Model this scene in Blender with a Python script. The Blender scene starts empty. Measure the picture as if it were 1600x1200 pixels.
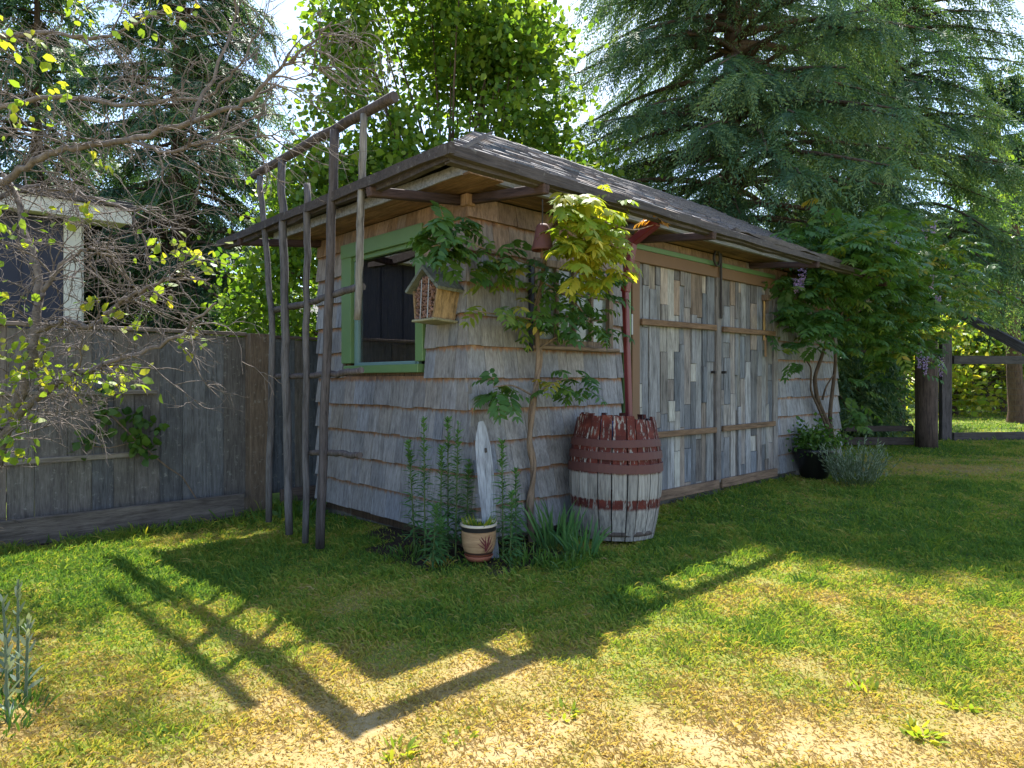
import bpy, math, random
import numpy as np
from mathutils import Vector
random.seed(11); rng = np.random.default_rng(11)
S = bpy.context.scene; COL = S.collection
R = math.radians

# ---------------------------------------------------------------- camera, sky, sun, exposure
EYE = 1.1; FPX = 1050.0; HOR = 593.0
cam = bpy.data.cameras.new('camera'); camo = bpy.data.objects.new('camera', cam); COL.objects.link(camo)
camo.location = (0, 0, EYE); camo.rotation_euler = (R(90), 0, 0)
cam.sensor_width = 36; cam.lens = FPX / 1600 * 36; cam.shift_y = -7 / 1600
cam.clip_start = .05; cam.clip_end = 2000
S.camera = camo
SUN = Vector((.18, 1.278, 2.27)).normalized()           # towards the sun: behind the shed, a little right
world = bpy.data.worlds.new('World'); S.world = world; world.use_nodes = True
wn = world.node_tree.nodes; wl = world.node_tree.links; wn.clear()
sky = wn.new('ShaderNodeTexSky'); sky.sky_type = 'NISHITA'; sky.sun_disc = False
sky.sun_elevation = math.asin(SUN.z); sky.sun_rotation = math.atan2(SUN.x, SUN.y)
sky.air_density = 1.0; sky.dust_density = .3; sky.ozone_density = 1.5
bg = wn.new('ShaderNodeBackground'); bg.inputs['Strength'].default_value = .118
# thin bright cloud veil over the whole sky
tc = wn.new('ShaderNodeTexCoord'); cn = wn.new('ShaderNodeTexNoise'); cn.inputs['Scale'].default_value = 1.7; cn.inputs['Detail'].default_value = 6
cr = wn.new('ShaderNodeValToRGB'); cr.color_ramp.elements[0].position = .48; cr.color_ramp.elements[1].position = .8
mixc = wn.new('ShaderNodeMix'); mixc.data_type = 'RGBA'; mixc.inputs['B'].default_value = (4.6, 5.0, 5.6, 1)
wo = wn.new('ShaderNodeOutputWorld')
wl.new(tc.outputs['Generated'], cn.inputs['Vector']); wl.new(cn.outputs['Fac'], cr.inputs['Fac'])
wl.new(cr.outputs['Color'], mixc.inputs['Factor']); wl.new(sky.outputs['Color'], mixc.inputs['A'])
wl.new(mixc.outputs['Result'], bg.inputs['Color']); wl.new(bg.outputs[0], wo.inputs['Surface'])
sun = bpy.data.lights.new('sun', 'SUN'); sun.energy = 5.0; sun.angle = R(.53); sun.color = (1, .965, .89)
suno = bpy.data.objects.new('sun', sun); COL.objects.link(suno); suno.location = (3, 12, 20)
suno.rotation_euler = SUN.to_track_quat('Z', 'Y').to_euler()
S.view_settings.view_transform = 'Standard'; S.view_settings.look = 'None'; S.view_settings.gamma = 1
S.view_settings.use_curve_mapping = False; S.view_settings.exposure = 1.65
S.render.engine = 'CYCLES'

# ---------------------------------------------------------------- helpers
def W(px, py, Y):
    """world point seen at pixel (1600x1200 frame) at depth Y"""
    return np.array(((px - 800) / FPX * Y, Y, EYE + (HOR - py) * Y / FPX))
def link(o, parent=None):
    COL.objects.link(o)
    if parent is not None: o.parent = parent
    return o
def tag(o, label=None, cat=None, group=None, kind=None):
    if label: o['label'] = label
    if cat: o['category'] = cat
    if group: o['group'] = group
    if kind: o['kind'] = kind
    return o
def empty(name, loc=(0, 0, 0), rz=0, label=None, cat=None, group=None):
    o = bpy.data.objects.new(name, None); link(o); o.location = loc; o.rotation_euler = (0, 0, rz)
    o.empty_display_size = .1
    return tag(o, label, cat, group)
def obj(name, V, F, mat, parent=None, color=None, smooth=False, loc=None, rot=None):
    me = bpy.data.meshes.new(name); me.from_pydata([tuple(map(float, p)) for p in V], [], F)
    me.materials.append(mat)
    if smooth: me.polygons.foreach_set('use_smooth', [True] * len(me.polygons))
    me.update(); o = bpy.data.objects.new(name, me); link(o, parent)
    if color is not None: o.color = (*color, 1)
    if loc is not None: o.location = loc
    if rot is not None: o.rotation_euler = rot
    return o
def npobj(name, V, F, mat, parent=None, tint=None, smooth=False, color=None):
    """fast mesh from arrays; F is an (n,k) array"""
    V = np.asarray(V, np.float32); F = np.asarray(F, np.int32); n, k = F.shape
    me = bpy.data.meshes.new(name)
    me.vertices.add(len(V)); me.vertices.foreach_set('co', V.ravel())
    me.loops.add(n * k); me.loops.foreach_set('vertex_index', F.ravel())
    me.polygons.add(n); me.polygons.foreach_set('loop_start', np.arange(n, dtype=np.int32) * k)
    if smooth: me.polygons.foreach_set('use_smooth', np.ones(n, bool))
    if tint is not None:
        a = me.attributes.new('tint', 'FLOAT', 'POINT'); a.data.foreach_set('value', np.asarray(tint, np.float32))
    me.materials.append(mat); me.update(calc_edges=True); me.validate()
    o = bpy.data.objects.new(name, me); link(o, parent)
    if color is not None: o.color = (*color, 1)
    return o
# chamfered box, 44 triangles
_sg = [(x, y, z) for x in (-1, 1) for y in (-1, 1) for z in (-1, 1)]
def cbox_v(h, c):
    V = []
    for s in _sg:
        for k in range(3):
            V.append([s[i] * (h[i] - (0 if i == k else min(c, h[i] * .45))) for i in range(3)])
    return V
_cf = []
def _build():
    V = np.array(cbox_v((1, 1, 1), .2)); fs = []
    for k in range(3):
        for s in (-1, 1): fs.append([i * 3 + k for i, c in enumerate(_sg) if c[k] == s])
    for e in range(3):
        k, l = [i for i in range(3) if i != e]
        for i, c in enumerate(_sg):
            if c[e] == -1:
                j = next(q for q, d in enumerate(_sg) if d[e] == 1 and d[k] == c[k] and d[l] == c[l])
                fs.append([i * 3 + k, j * 3 + k, j * 3 + l, i * 3 + l])
    for i in range(8): fs.append([i * 3, i * 3 + 1, i * 3 + 2])
    for f in fs:
        P = V[f]; ctr = P.mean(0)
        if len(f) == 4:                                     # order round the centre
            nrm = ctr / np.linalg.norm(ctr); a = P[0] - ctr; b = np.cross(nrm, a)
            f = [f[i] for i in np.argsort([math.atan2(np.dot(p - ctr, b), np.dot(p - ctr, a)) for p in P])]; P = V[f]
        if np.dot(np.cross(P[1] - P[0], P[2] - P[0]), ctr) < 0: f = f[::-1]
        _cf.append(list(f))
_build()
def board(name, c, s, mat, parent=None, color=None, rot=None, ch=.004):
    return obj(name, cbox_v([q / 2 for q in s], ch), _cf, mat, parent, color, loc=c, rot=rot)
HEXF = [[0, 3, 2, 1], [4, 5, 6, 7], [0, 1, 5, 4], [1, 2, 6, 5], [2, 3, 7, 6], [3, 0, 4, 7]]
def beam(name, p, q, w, h, mat, parent=None, color=None, ch=.006):
    """chamfered bar from p to q"""
    p, q = Vector(p), Vector(q); d = q - p
    o = obj(name, cbox_v((w / 2, h / 2, d.length / 2), ch), _cf, mat, parent, color, loc=(p + q) / 2)
    o.rotation_euler = d.to_track_quat('Z', 'Y').to_euler(); return o
def wavy(name, p, q, w, h, mat, parent, color, amp=.008, seg=26, sd=0):
    """hand-hewn board from p to q (horizontal run), width w across, height h, uneven edges"""
    r = np.random.default_rng(sd); p = np.array(p, float); q = np.array(q, float); d = (q - p); L = np.linalg.norm(d); d /= L
    n = np.cross(d, (0, 0, 1)); n /= np.linalg.norm(n); V = []; F = []
    k1, k2, k3, k4 = [np.convolve(r.normal(0, 1, seg + 5), np.ones(4) / 3, 'same')[2:seg + 3] * amp for _ in range(4)]
    for i in range(seg + 1):
        c = p + d * L * i / seg + n * k1[i] * .7
        V += [c - n * w / 2 + (0, 0, -h / 2 + k2[i]), c + n * w / 2 + (0, 0, -h / 2 + k2[i] + .004), c + n * (w / 2 - .004) + (0, 0, h / 2 + k3[i]), c - n * (w / 2 - .003) + (0, 0, h / 2 + k4[i])]
    for i in range(seg):
        b = i * 4
        for j in range(4): F.append([b + j, b + (j + 1) % 4, b + 4 + (j + 1) % 4, b + 4 + j])
    F += [[3, 2, 1, 0], [seg * 4 + j for j in range(4)]]
    F = [f[::-1] for f in F]
    return obj(name, V, F, mat, parent, color)
def tubes(paths, sides=5):
    VV = []; FF = []; off = 0
    ang = np.arange(sides) * 2 * math.pi / sides
    for P, rad in paths:
        P = np.asarray(P, float); n = len(P); rad = np.broadcast_to(np.asarray(rad, float), (n,))
        T = np.gradient(P, axis=0); T /= np.linalg.norm(T, axis=1)[:, None] + 1e-9
        ref = np.array((.31, .17, .94)) if abs(T[:, 2]).mean() < .8 else np.array((.9, .4, .1))
        A = np.cross(T, ref); A /= np.linalg.norm(A, axis=1)[:, None] + 1e-9; B = np.cross(T, A)
        ring = P[:, None] + rad[:, None, None] * (np.cos(ang)[None, :, None] * A[:, None] + np.sin(ang)[None, :, None] * B[:, None])
        VV.append(ring.reshape(-1, 3)); i = np.arange(n - 1)[:, None] * sides; j = np.arange(sides)[None]; j2 = (j + 1) % sides
        FF.append(np.stack([i + j, i + j2, i + sides + j2, i + sides + j], -1).reshape(-1, 4) + off); off += n * sides
    return np.concatenate(VV), np.concatenate(FF)
def lathe(name, prof, mat, parent=None, n=28, color=None, smooth=True, loc=None):
    V = []; F = []
    for r, z in prof:
        for i in range(n): a = 2 * math.pi * i / n; V.append((r * math.cos(a), r * math.sin(a), z))
    for k in range(len(prof) - 1):
        for i in range(n): F.append([k * n + i, k * n + (i + 1) % n, (k + 1) * n + (i + 1) % n, (k + 1) * n + i])
    return obj(name, V, F, mat, parent, color, smooth, loc)
def nrmz(A): return A / (np.linalg.norm(A, axis=-1, keepdims=True) + 1e-9)
def leaf_arrays(P, D, N, L, Wd, tint, six=False, fold=.18, droop=.0):
    """leaf blades: base P, direction D, face normal N, length L, width Wd"""
    P = np.asarray(P, float); D = nrmz(np.asarray(D, float)); n = len(P)
    S_ = nrmz(np.cross(D, N)); Nn = np.cross(S_, D); L = np.broadcast_to(L, (n,))[:, None]; Wd = np.broadcast_to(Wd, (n,))[:, None]
    dz = np.array((0, 0, -1.)) * droop
    if not six:
        m = P + D * L * .45
        V = np.stack([P, m + S_ * Wd * .5 + Nn * Wd * fold, P + D * L + dz * L, m - S_ * Wd * .5 + Nn * Wd * fold], 1)
        F = np.array([[0, 1, 2], [0, 2, 3]])
    else:
        m1 = P + D * L * .3; m2 = P + D * L * .68 + dz * L * .4
        V = np.stack([P, m1 + S_ * Wd * .46 + Nn * Wd * fold, m2 + S_ * Wd * .38 + Nn * Wd * fold, P + D * L + dz * L, m2 - S_ * Wd * .38 + Nn * Wd * fold, m1 - S_ * Wd * .46 + Nn * Wd * fold], 1)
        F = np.array([[0, 1, 5], [1, 2, 5], [2, 4, 5], [2, 3, 4]])
    k = V.shape[1]; FF = (F[None] + (np.arange(n) * k)[:, None, None]).reshape(-1, 3)
    return V.reshape(-1, 3), FF, np.repeat(np.broadcast_to(tint, (n,)), k)
class Leaves:
    def __init__(s): s.V = []; s.F = []; s.T = []; s.n = 0
    def add(s, *a, **k):
        V, F, T = leaf_arrays(*a, **k); s.V.append(V); s.F.append(F + s.n); s.T.append(T); s.n += len(V)
    def build(s, name, mat, parent=None):
        return npobj(name, np.concatenate(s.V), np.concatenate(s.F), mat, parent, np.concatenate(s.T))
_lat = [np.random.default_rng(90 + i).random((64, 64)) for i in range(4)]
def vnoise(x, y, sc, k=0):
    x = np.asarray(x) / sc; y = np.asarray(y) / sc; xi = np.floor(x).astype(int); yi = np.floor(y).astype(int); fx = x - xi; fy = y - yi
    fx = fx * fx * (3 - 2 * fx); fy = fy * fy * (3 - 2 * fy); g = _lat[k % 4]
    a = g[xi % 64, yi % 64]; b = g[(xi + 1) % 64, yi % 64]; c = g[xi % 64, (yi + 1) % 64]; d = g[(xi + 1) % 64, (yi + 1) % 64]
    return (a * (1 - fx) + b * fx) * (1 - fy) + (c * (1 - fx) + d * fx) * fy
def fbm(x, y, sc, k=0): return .5 * vnoise(x, y, sc, k) + .3 * vnoise(x, y, sc * .43, k + 1) + .2 * vnoise(x, y, sc * .19, k + 2)
def sstep(a, b, x): t = np.clip((np.asarray(x, float) - a) / (b - a), 0, 1); return t * t * (3 - 2 * t)
def rdir(n, r=None): r = r or rng; return nrmz(r.normal(0, 1, (n, 3)))

# ---------------------------------------------------------------- materials
class NT:
    def __init__(s, name):
        s.m = bpy.data.materials.new(name); s.m.use_nodes = True; s.t = s.m.node_tree; s.N = s.t.nodes; s.L = s.t.links
        s.b = s.N['Principled BSDF']; s.out = s.N['Material Output']
    def n(s, ty, ins=None, **kw):
        x = s.N.new(ty)
        for k, v in kw.items(): setattr(x, k, v)
        for k, v in (ins or {}).items():
            if hasattr(v, 'is_linked'): s.L.new(v, x.inputs[k])
            else: x.inputs[k].default_value = v
        return x
    def ramp(s, fac, stops):
        r = s.n('ShaderNodeValToRGB', {'Fac': fac}); e = r.color_ramp.elements
        while len(e) < len(stops): e.new(.5)
        for q, (p, c) in zip(e, stops): q.position = p; q.color = (*c, 1) if len(c) == 3 else c
        return r.outputs['Color']
    def mix(s, fac, a, b, mode='MIX'):
        x = s.n('ShaderNodeMix', data_type='RGBA', blend_type=mode)
        for i, v in ((0, fac), (6, a), (7, b)):
            if hasattr(v, 'is_linked'): s.L.new(v, x.inputs[i])
            else: x.inputs[i].default_value = v if i == 0 else ((*v, 1) if len(v) == 3 else v)
        return x.outputs[2]
    def math(s, op, a, b=0., c=None):
        x = s.n('ShaderNodeMath', operation=op)
        for i, v in enumerate((a, b) if c is None else (a, b, c)):
            if hasattr(v, 'is_linked'): s.L.new(v, x.inputs[i])
            else: x.inputs[i].default_value = v
        return x.outputs[0]
    def coords(s, scale, rnd=True):
        t = s.n('ShaderNodeTexCoord').outputs['Object']
        if rnd:
            oi = s.n('ShaderNodeObjectInfo'); v = s.n('ShaderNodeVectorMath', {0: (37., 61., 23.)}, operation='SCALE'); s.L.new(oi.outputs['Random'], v.inputs['Scale'])
            t = s.n('ShaderNodeVectorMath', {0: t, 1: v.outputs[0]}, operation='ADD').outputs[0]
        return s.n('ShaderNodeMapping', {'Vector': t, 'Scale': scale}).outputs[0]
    def noise(s, vec, scale, detail=5, rough=.6, dist=0.):
        return s.n('ShaderNodeTexNoise', {'Vector': vec, 'Scale': scale, 'Detail': detail, 'Roughness': rough, 'Distortion': dist}).outputs['Fac']
    def bump(s, h, st=.4, d=.01):
        b = s.n('ShaderNodeBump', {'Height': h, 'Strength': st, 'Distance': d}); s.L.new(b.outputs[0], s.b.inputs['Normal'])
    def set(s, **k):
        for q, v in k.items():
            i = s.b.inputs[q.replace('_', ' ')]
            if hasattr(v, 'is_linked'): s.L.new(v, i)
            else: i.default_value = v
        return s.m
def wood_mat(name, axis='z', rough=.85, contrast=1., stain=None, lichen=0.):
    """weathered wood whose base tone is the object's own colour; grain runs along the local axis"""
    t = NT(name); sc = {'z': (26, 26, 2.2), 'x': (2.2, 26, 26), 'y': (26, 2.2, 26)}[axis]
    v = t.coords(sc); g = t.noise(v, 1.6, 7, .68, .4); f = t.noise(t.coords(tuple(q * 4.5 for q in sc)), 1.5, 3, .6)
    big = t.noise(t.coords((5, 5, 5)), 1.0, 3, .5)
    oc = t.n('ShaderNodeObjectInfo').outputs['Color']
    k = contrast
    col = t.mix(1., oc, t.ramp(g, [(.28, (1 - .62 * k,) * 3), (.5, (.95, .95, .95)), (.72, (1 + .32 * k,) * 3)]), 'MULTIPLY')
    col = t.mix(1., col, t.ramp(f, [(.3, (.72, .7, .68)), (.6, (1.06, 1.06, 1.06))]), 'MULTIPLY')
    col = t.mix(t.ramp(big, [(.45, (0, 0, 0)), (.7, (.55, .55, .55))]), col, t.mix(1., col, (.62, .6, .62), 'MULTIPLY'))
    if lichen:
        ln = t.noise(t.coords((9, 9, 9)), 2.2, 6, .75)
        col = t.mix(t.ramp(ln, [(.58, (0, 0, 0)), (.68, (lichen,) * 3)]), col, (.36, .36, .33))
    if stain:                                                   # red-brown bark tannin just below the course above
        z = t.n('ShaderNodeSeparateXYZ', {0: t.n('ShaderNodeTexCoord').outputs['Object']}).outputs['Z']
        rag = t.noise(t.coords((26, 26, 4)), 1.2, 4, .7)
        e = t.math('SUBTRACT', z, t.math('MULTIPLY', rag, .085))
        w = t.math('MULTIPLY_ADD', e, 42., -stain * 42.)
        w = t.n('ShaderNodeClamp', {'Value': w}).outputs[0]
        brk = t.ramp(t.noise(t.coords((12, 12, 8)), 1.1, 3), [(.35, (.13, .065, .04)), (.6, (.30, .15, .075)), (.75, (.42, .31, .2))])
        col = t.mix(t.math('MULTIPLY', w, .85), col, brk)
    t.bump(t.math('ADD', g, t.math('MULTIPLY', f, .5)), .55, .006)
    return t.set(Base_Color=col, Roughness=rough, Specular_IOR_Level=.25)
M = {}
M['wz'] = wood_mat('weathered_wood_z', contrast=1.25); M['wx'] = wood_mat('weathered_wood_x', 'x'); M['wy'] = wood_mat('weathered_wood_y', 'y')
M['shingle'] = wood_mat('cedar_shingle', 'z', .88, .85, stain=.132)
M['shake'] = wood_mat('roof_shake', 'y', .8, .8, lichen=.35)
M['fence'] = wood_mat('fence_board', 'z', .9, .9, lichen=.5)
M['hewn'] = wood_mat('hewn_timber', 'x', .85, 1., lichen=.25)
def paint_mat(name, col, chip=(.25, .2, .15), amt=.2, rough=.5):
    t = NT(name); n1 = t.noise(t.coords((8, 8, 3)), 2.5, 8, .75); n2 = t.noise(t.coords((3, 3, 3)), 1.3, 3)
    c = t.mix(t.ramp(n2, [(.3, (0, 0, 0)), (.75, (.5, .5, .5))]), col, tuple(q * .68 for q in col))
    c = t.mix(t.ramp(n1, [(.72 - amt * .3, (0, 0, 0)), (.76 - amt * .3, (1, 1, 1))]), c, chip)
    t.bump(n1, .25, .004); return t.set(Base_Color=c, Roughness=rough)
M['green'] = paint_mat('green_paint', (.12, .22, .085), (.2, .24, .14), .02)
M['brownpaint'] = paint_mat('brown_stain', (.17, .095, .05), (.24, .18, .12), .12, .7)
M['teal'] = paint_mat('blue_green_sash_paint', (.16, .27, .27), (.3, .34, .3), .05)
M['cream'] = paint_mat('cream_paint', (.62, .55, .40), (.4, .35, .26), .05, .7)
M['redpaint'] = paint_mat('dark_red_paint', (.13, .016, .022), (.12, .03, .03), .08, .45)
M['white'] = paint_mat('white_paint', (.62, .60, .55), (.4, .38, .33), .1, .7)
M['navy'] = paint_mat('navy_cladding', (.014, .017, .04), (.02, .022, .04), .02, .6)
M['ochre'] = paint_mat('ochre_render', (.55, .38, .16), (.5, .36, .2), .02, .8)
M['iron'] = paint_mat('dark_iron', (.03, .024, .024), (.1, .045, .025), .25, .6)
M['rust'] = paint_mat('rusty_red_iron', (.10, .034, .03), (.15, .07, .05), .15, .7)
M['steel'] = paint_mat('grey_steel', (.35, .37, .4), (.2, .15, .1), .1, .4)
M['blackpot'] = paint_mat('black_glazed_pot', (.008, .008, .009), (.02, .02, .02), .03, .28)
M['terra'] = paint_mat('terracotta', (.34, .11, .06), (.25, .1, .07), .1, .75)
M['blue'] = paint_mat('blue_plastic', (.05, .14, .34), (.1, .2, .4), .05, .4)
def concrete():
    t = NT('mossy_concrete'); n = t.noise(t.coords((6, 6, 6)), 2, 8, .7)
    t.bump(n, .5, .01); return t.set(Base_Color=t.ramp(n, [(.3, (.05, .05, .045)), (.6, (.15, .14, .125)), (.8, (.1, .12, .07))]), Roughness=.95)
M['concrete'] = concrete()
def glass():
    t = NT('window_glass'); g = t.n('ShaderNodeBsdfGlossy', {'Roughness': .02, 'Color': (1, 1, 1, 1)}); tr = t.n('ShaderNodeBsdfTransparent', {'Color': (.82, .86, .86, 1)})
    fr = t.n('ShaderNodeFresnel', {'IOR': 1.5}); mx = t.n('ShaderNodeMixShader', {0: t.math('MULTIPLY_ADD', fr.outputs[0], 2.2, .05), 1: tr.outputs[0], 2: g.outputs[0]})
    t.L.new(mx.outputs[0], t.out.inputs['Surface']); return t.m
M['glass'] = glass()
def oldglass():
    t = NT('mottled_old_glass'); n = t.noise(t.coords((3, 3, 3)), 2, 6, .6)
    return t.set(Base_Color=t.ramp(n, [(.3, (.06, .08, .08)), (.7, (.2, .23, .21))]), Roughness=.18, Specular_IOR_Level=.8)  # opaque panes, mottled grey by noise
M['oldglass'] = oldglass()
def leaf_mat(name, stops, trans=.45, rough=.45, spec=.35, tm=(1.35, 1.25, .55)):
    t = NT(name); a = t.n('ShaderNodeAttribute', attribute_name='tint').outputs['Fac']
    col = t.ramp(a, stops); t.set(Base_Color=col, Roughness=rough, Specular_IOR_Level=spec)
    tl = t.n('ShaderNodeBsdfTranslucent', {'Color': t.mix(1., col, tm, 'MULTIPLY')})
    mx = t.n('ShaderNodeMixShader', {0: trans, 1: t.b.outputs[0], 2: tl.outputs[0]}); t.L.new(mx.outputs[0], t.out.inputs['Surface']); return t.m
M['leaf_tree'] = leaf_mat('broadleaf_foliage', [(0, (.05, .12, .02)), (.5, (.10, .20, .025)), (1, (.2, .28, .035))], .6)
M['leaf_cedar'] = leaf_mat('cedar_foliage', [(0, (.035, .085, .05)), (.6, (.07, .145, .07)), (1, (.16, .23, .08))], .4, .6)
M['leaf_spruce'] = leaf_mat('spruce_needles', [(0, (.022, .06, .042)), (.6, (.045, .105, .055)), (1, (.12, .2, .05))], .35, .55)
M['leaf_wis'] = leaf_mat('wisteria_leaf', [(0, (.04, .11, .035)), (.55, (.085, .18, .04)), (.8, (.2, .26, .045)), (1, (.4, .3, .05))], .45)
M['leaf_lime'] = leaf_mat('lime_sunlit_leaf', [(0, (.10, .2, .03)), (.6, (.22, .32, .035)), (1, (.45, .4, .05))], .55)  # yellow-green leaves; also the painted sunlight on the front wisteria cluster
M['leaf_orange'] = leaf_mat('bronze_young_leaf', [(0, (.3, .14, .03)), (1, (.5, .26, .05))], .5)
M['leaf_lily'] = leaf_mat('lily_leaf', [(0, (.05, .14, .055)), (1, (.12, .25, .075))], .4)
M['leaf_silver'] = leaf_mat('silver_leaf', [(0, (.13, .18, .12)), (1, (.27, .32, .25))], .25, .8, .1)
M['leaf_ivy'] = leaf_mat('creeper_leaf', [(0, (.035, .10, .02)), (1, (.10, .19, .03))], .4)
M['petal'] = leaf_mat('lilac_petal', [(0, (.25, .17, .5)), (1, (.5, .4, .75))], .4)
M['grass'] = leaf_mat('grass_blade', [(0, (.085, .18, .032)), (.35, (.22, .30, .042)), (.6, (.38, .345, .075)), (.82, (.40, .285, .10)), (1, (.43, .325, .15))], .45, .65, .2, (1.2, 1.15, .6))
def bark(name, c0, c1, c2=None, sc=(14, 14, 3)):
    t = NT(name); n = t.noise(t.coords(sc, False), 2.2, 8, .7); st = [(.3, c0), (.62, c1)] + ([(.75, c2)] if c2 else [])
    t.bump(n, .7, .015); return t.set(Base_Color=t.ramp(n, st), Roughness=.95, Specular_IOR_Level=.15)
M['bark'] = bark('brown_bark', (.035, .025, .018), (.12, .085, .06)); M['twig'] = bark('lichened_twig', (.07, .058, .052), (.2, .17, .155), (.36, .35, .3), (9, 9, 9))
M['vine'] = bark('vine_bark', (.10, .07, .05), (.27, .2, .15)); M['stem'] = bark('green_stem', (.06, .10, .04), (.12, .16, .06))
def ground():
    t = NT('lawn_ground'); d = t.n('ShaderNodeAttribute', attribute_name='tint').outputs['Fac']
    p = t.n('ShaderNodeNewGeometry').outputs['Position']; n = t.noise(p, 38, 6, .75); n2 = t.noise(p, 7, 5, .65)
    d2 = t.math('ADD', d, t.math('MULTIPLY_ADD', n, .5, -.25)); d2 = t.math('ADD', d2, t.math('MULTIPLY_ADD', n2, .3, -.15))
    col = t.ramp(d2, [(.0, (.07, .11, .022)), (.35, (.16, .19, .035)), (.62, (.25, .21, .07)), (.85, (.35, .25, .105)), (1, (.38, .285, .15))])
    soil = t.n('ShaderNodeAttribute', attribute_name='soil').outputs['Fac']
    col = t.mix(soil, col, t.ramp(n, [(.3, (.018, .014, .011)), (.7, (.07, .05, .035))]))
    t.bump(n, .8, .02); return t.set(Base_Color=col, Roughness=.95, Specular_IOR_Level=.1)
M['ground'] = ground()

# ---------------------------------------------------------------- shed frame (local: a along the door wall, v along the window wall)
CX, CY = -.2865, 4.36; RZ = math.atan2(.684, .7295)
ux, uy = math.cos(RZ), math.sin(RZ)
def loc2w(a, v, z=0.): return np.array((CX + a * ux - v * uy, CY + a * uy + v * ux, z))
def w2loc(x, y): dx = np.asarray(x) - CX; dy = np.asarray(y) - CY; return dx * ux + dy * uy, -dx * uy + dy * ux
LA, LV = 5.95, 2.02
def gz(x, y):
    a, v = w2loc(x, y)
    z = -.07 * sstep(.2, 1.8, -np.asarray(x) - .4) * sstep(2.2, 4.2, y)
    z = z + .02 * (fbm(x, y, 1.7, 2) - .5) + .35 * sstep(14, 40, y)
    return z
def dryness(x, y):
    x = np.asarray(x, float); y = np.asarray(y, float)
    d = .30 + .40 * sstep(3.1, 2.1, y + .05 * x) - .16 * sstep(2.9, 3.8, y)
    d += (fbm(x, y, 1.15, 0) - .5) * 1.1 + (vnoise(x, y, .26, 3) - .5) * .42 + (vnoise(x, y, .09, 1) - .5) * .3
    for cx, cy, r, k in ((.62, 2.35, .5, .3), (-.9, 2.5, .6, .22), (1.55, 2.55, .3, -.2), (1.9, 2.25, .3, -.25), (-1.9, 3.9, .8, -.35), (1.6, 3.0, .7, .14), (2.7, 6.3, .8, .35), (5.6, 8.5, 1.2, .4), (-1.7, 3.0, .5, .2)):
        d += k * np.exp(-((x - cx) ** 2 + (y - cy) ** 2) / r ** 2)
    return np.clip(d, 0, 1)
def soilmask(x, y):
    a, v = w2loc(x, y); n = (vnoise(x, y, .18, 1) - .5) * .22
    s = sstep(.36, .2, -v + n) * (a < 1.35) * (a > -.5) * (v > -.7) * (v < .5)
    s = np.maximum(s, sstep(.36, .2, -a + n) * (v > -.6) * (v < .95) * (a < .4))
    f = sstep(.34, .22, np.abs(v - (fence_v - .1)) + n * .5) * (a < -.2)      # under the fence boards
    return np.clip(np.maximum(s, f), 0, 1)
fence_v = float(w2loc(-2.32, 6.09)[1])

# ---------------------------------------------------------------- lawn
def axis_(lo, a, b, hi, st):
    c = np.arange(a, b, st); l = a - np.geomspace(st, a - lo, 26)[::-1]; h = b + np.geomspace(st, hi - b, 30); return np.concatenate([l, c, h])
gx = axis_(-150, -5, 8, 150, .085); gy = axis_(-60, 1.2, 11, 260, .085)
XX, YY = np.meshgrid(gx, gy); ZZ = gz(XX, YY); nx, ny = len(gx), len(gy)
i = np.arange(ny - 1)[:, None] * nx + np.arange(nx - 1)[None]
GF = np.stack([i, i + 1, i + nx + 1, i + nx], -1).reshape(-1, 4)
lawn = npobj('lawn', np.stack([XX, YY, ZZ], -1).reshape(-1, 3), GF, M['ground'], None, dryness(XX, YY).ravel(), True)
at = lawn.data.attributes.new('soil', 'FLOAT', 'POINT'); at.data.foreach_set('value', soilmask(XX, YY).ravel().astype(np.float32))
tag(lawn, 'sunburnt garden lawn, green and straw coloured in patches', 'lawn', kind='structure')
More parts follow.
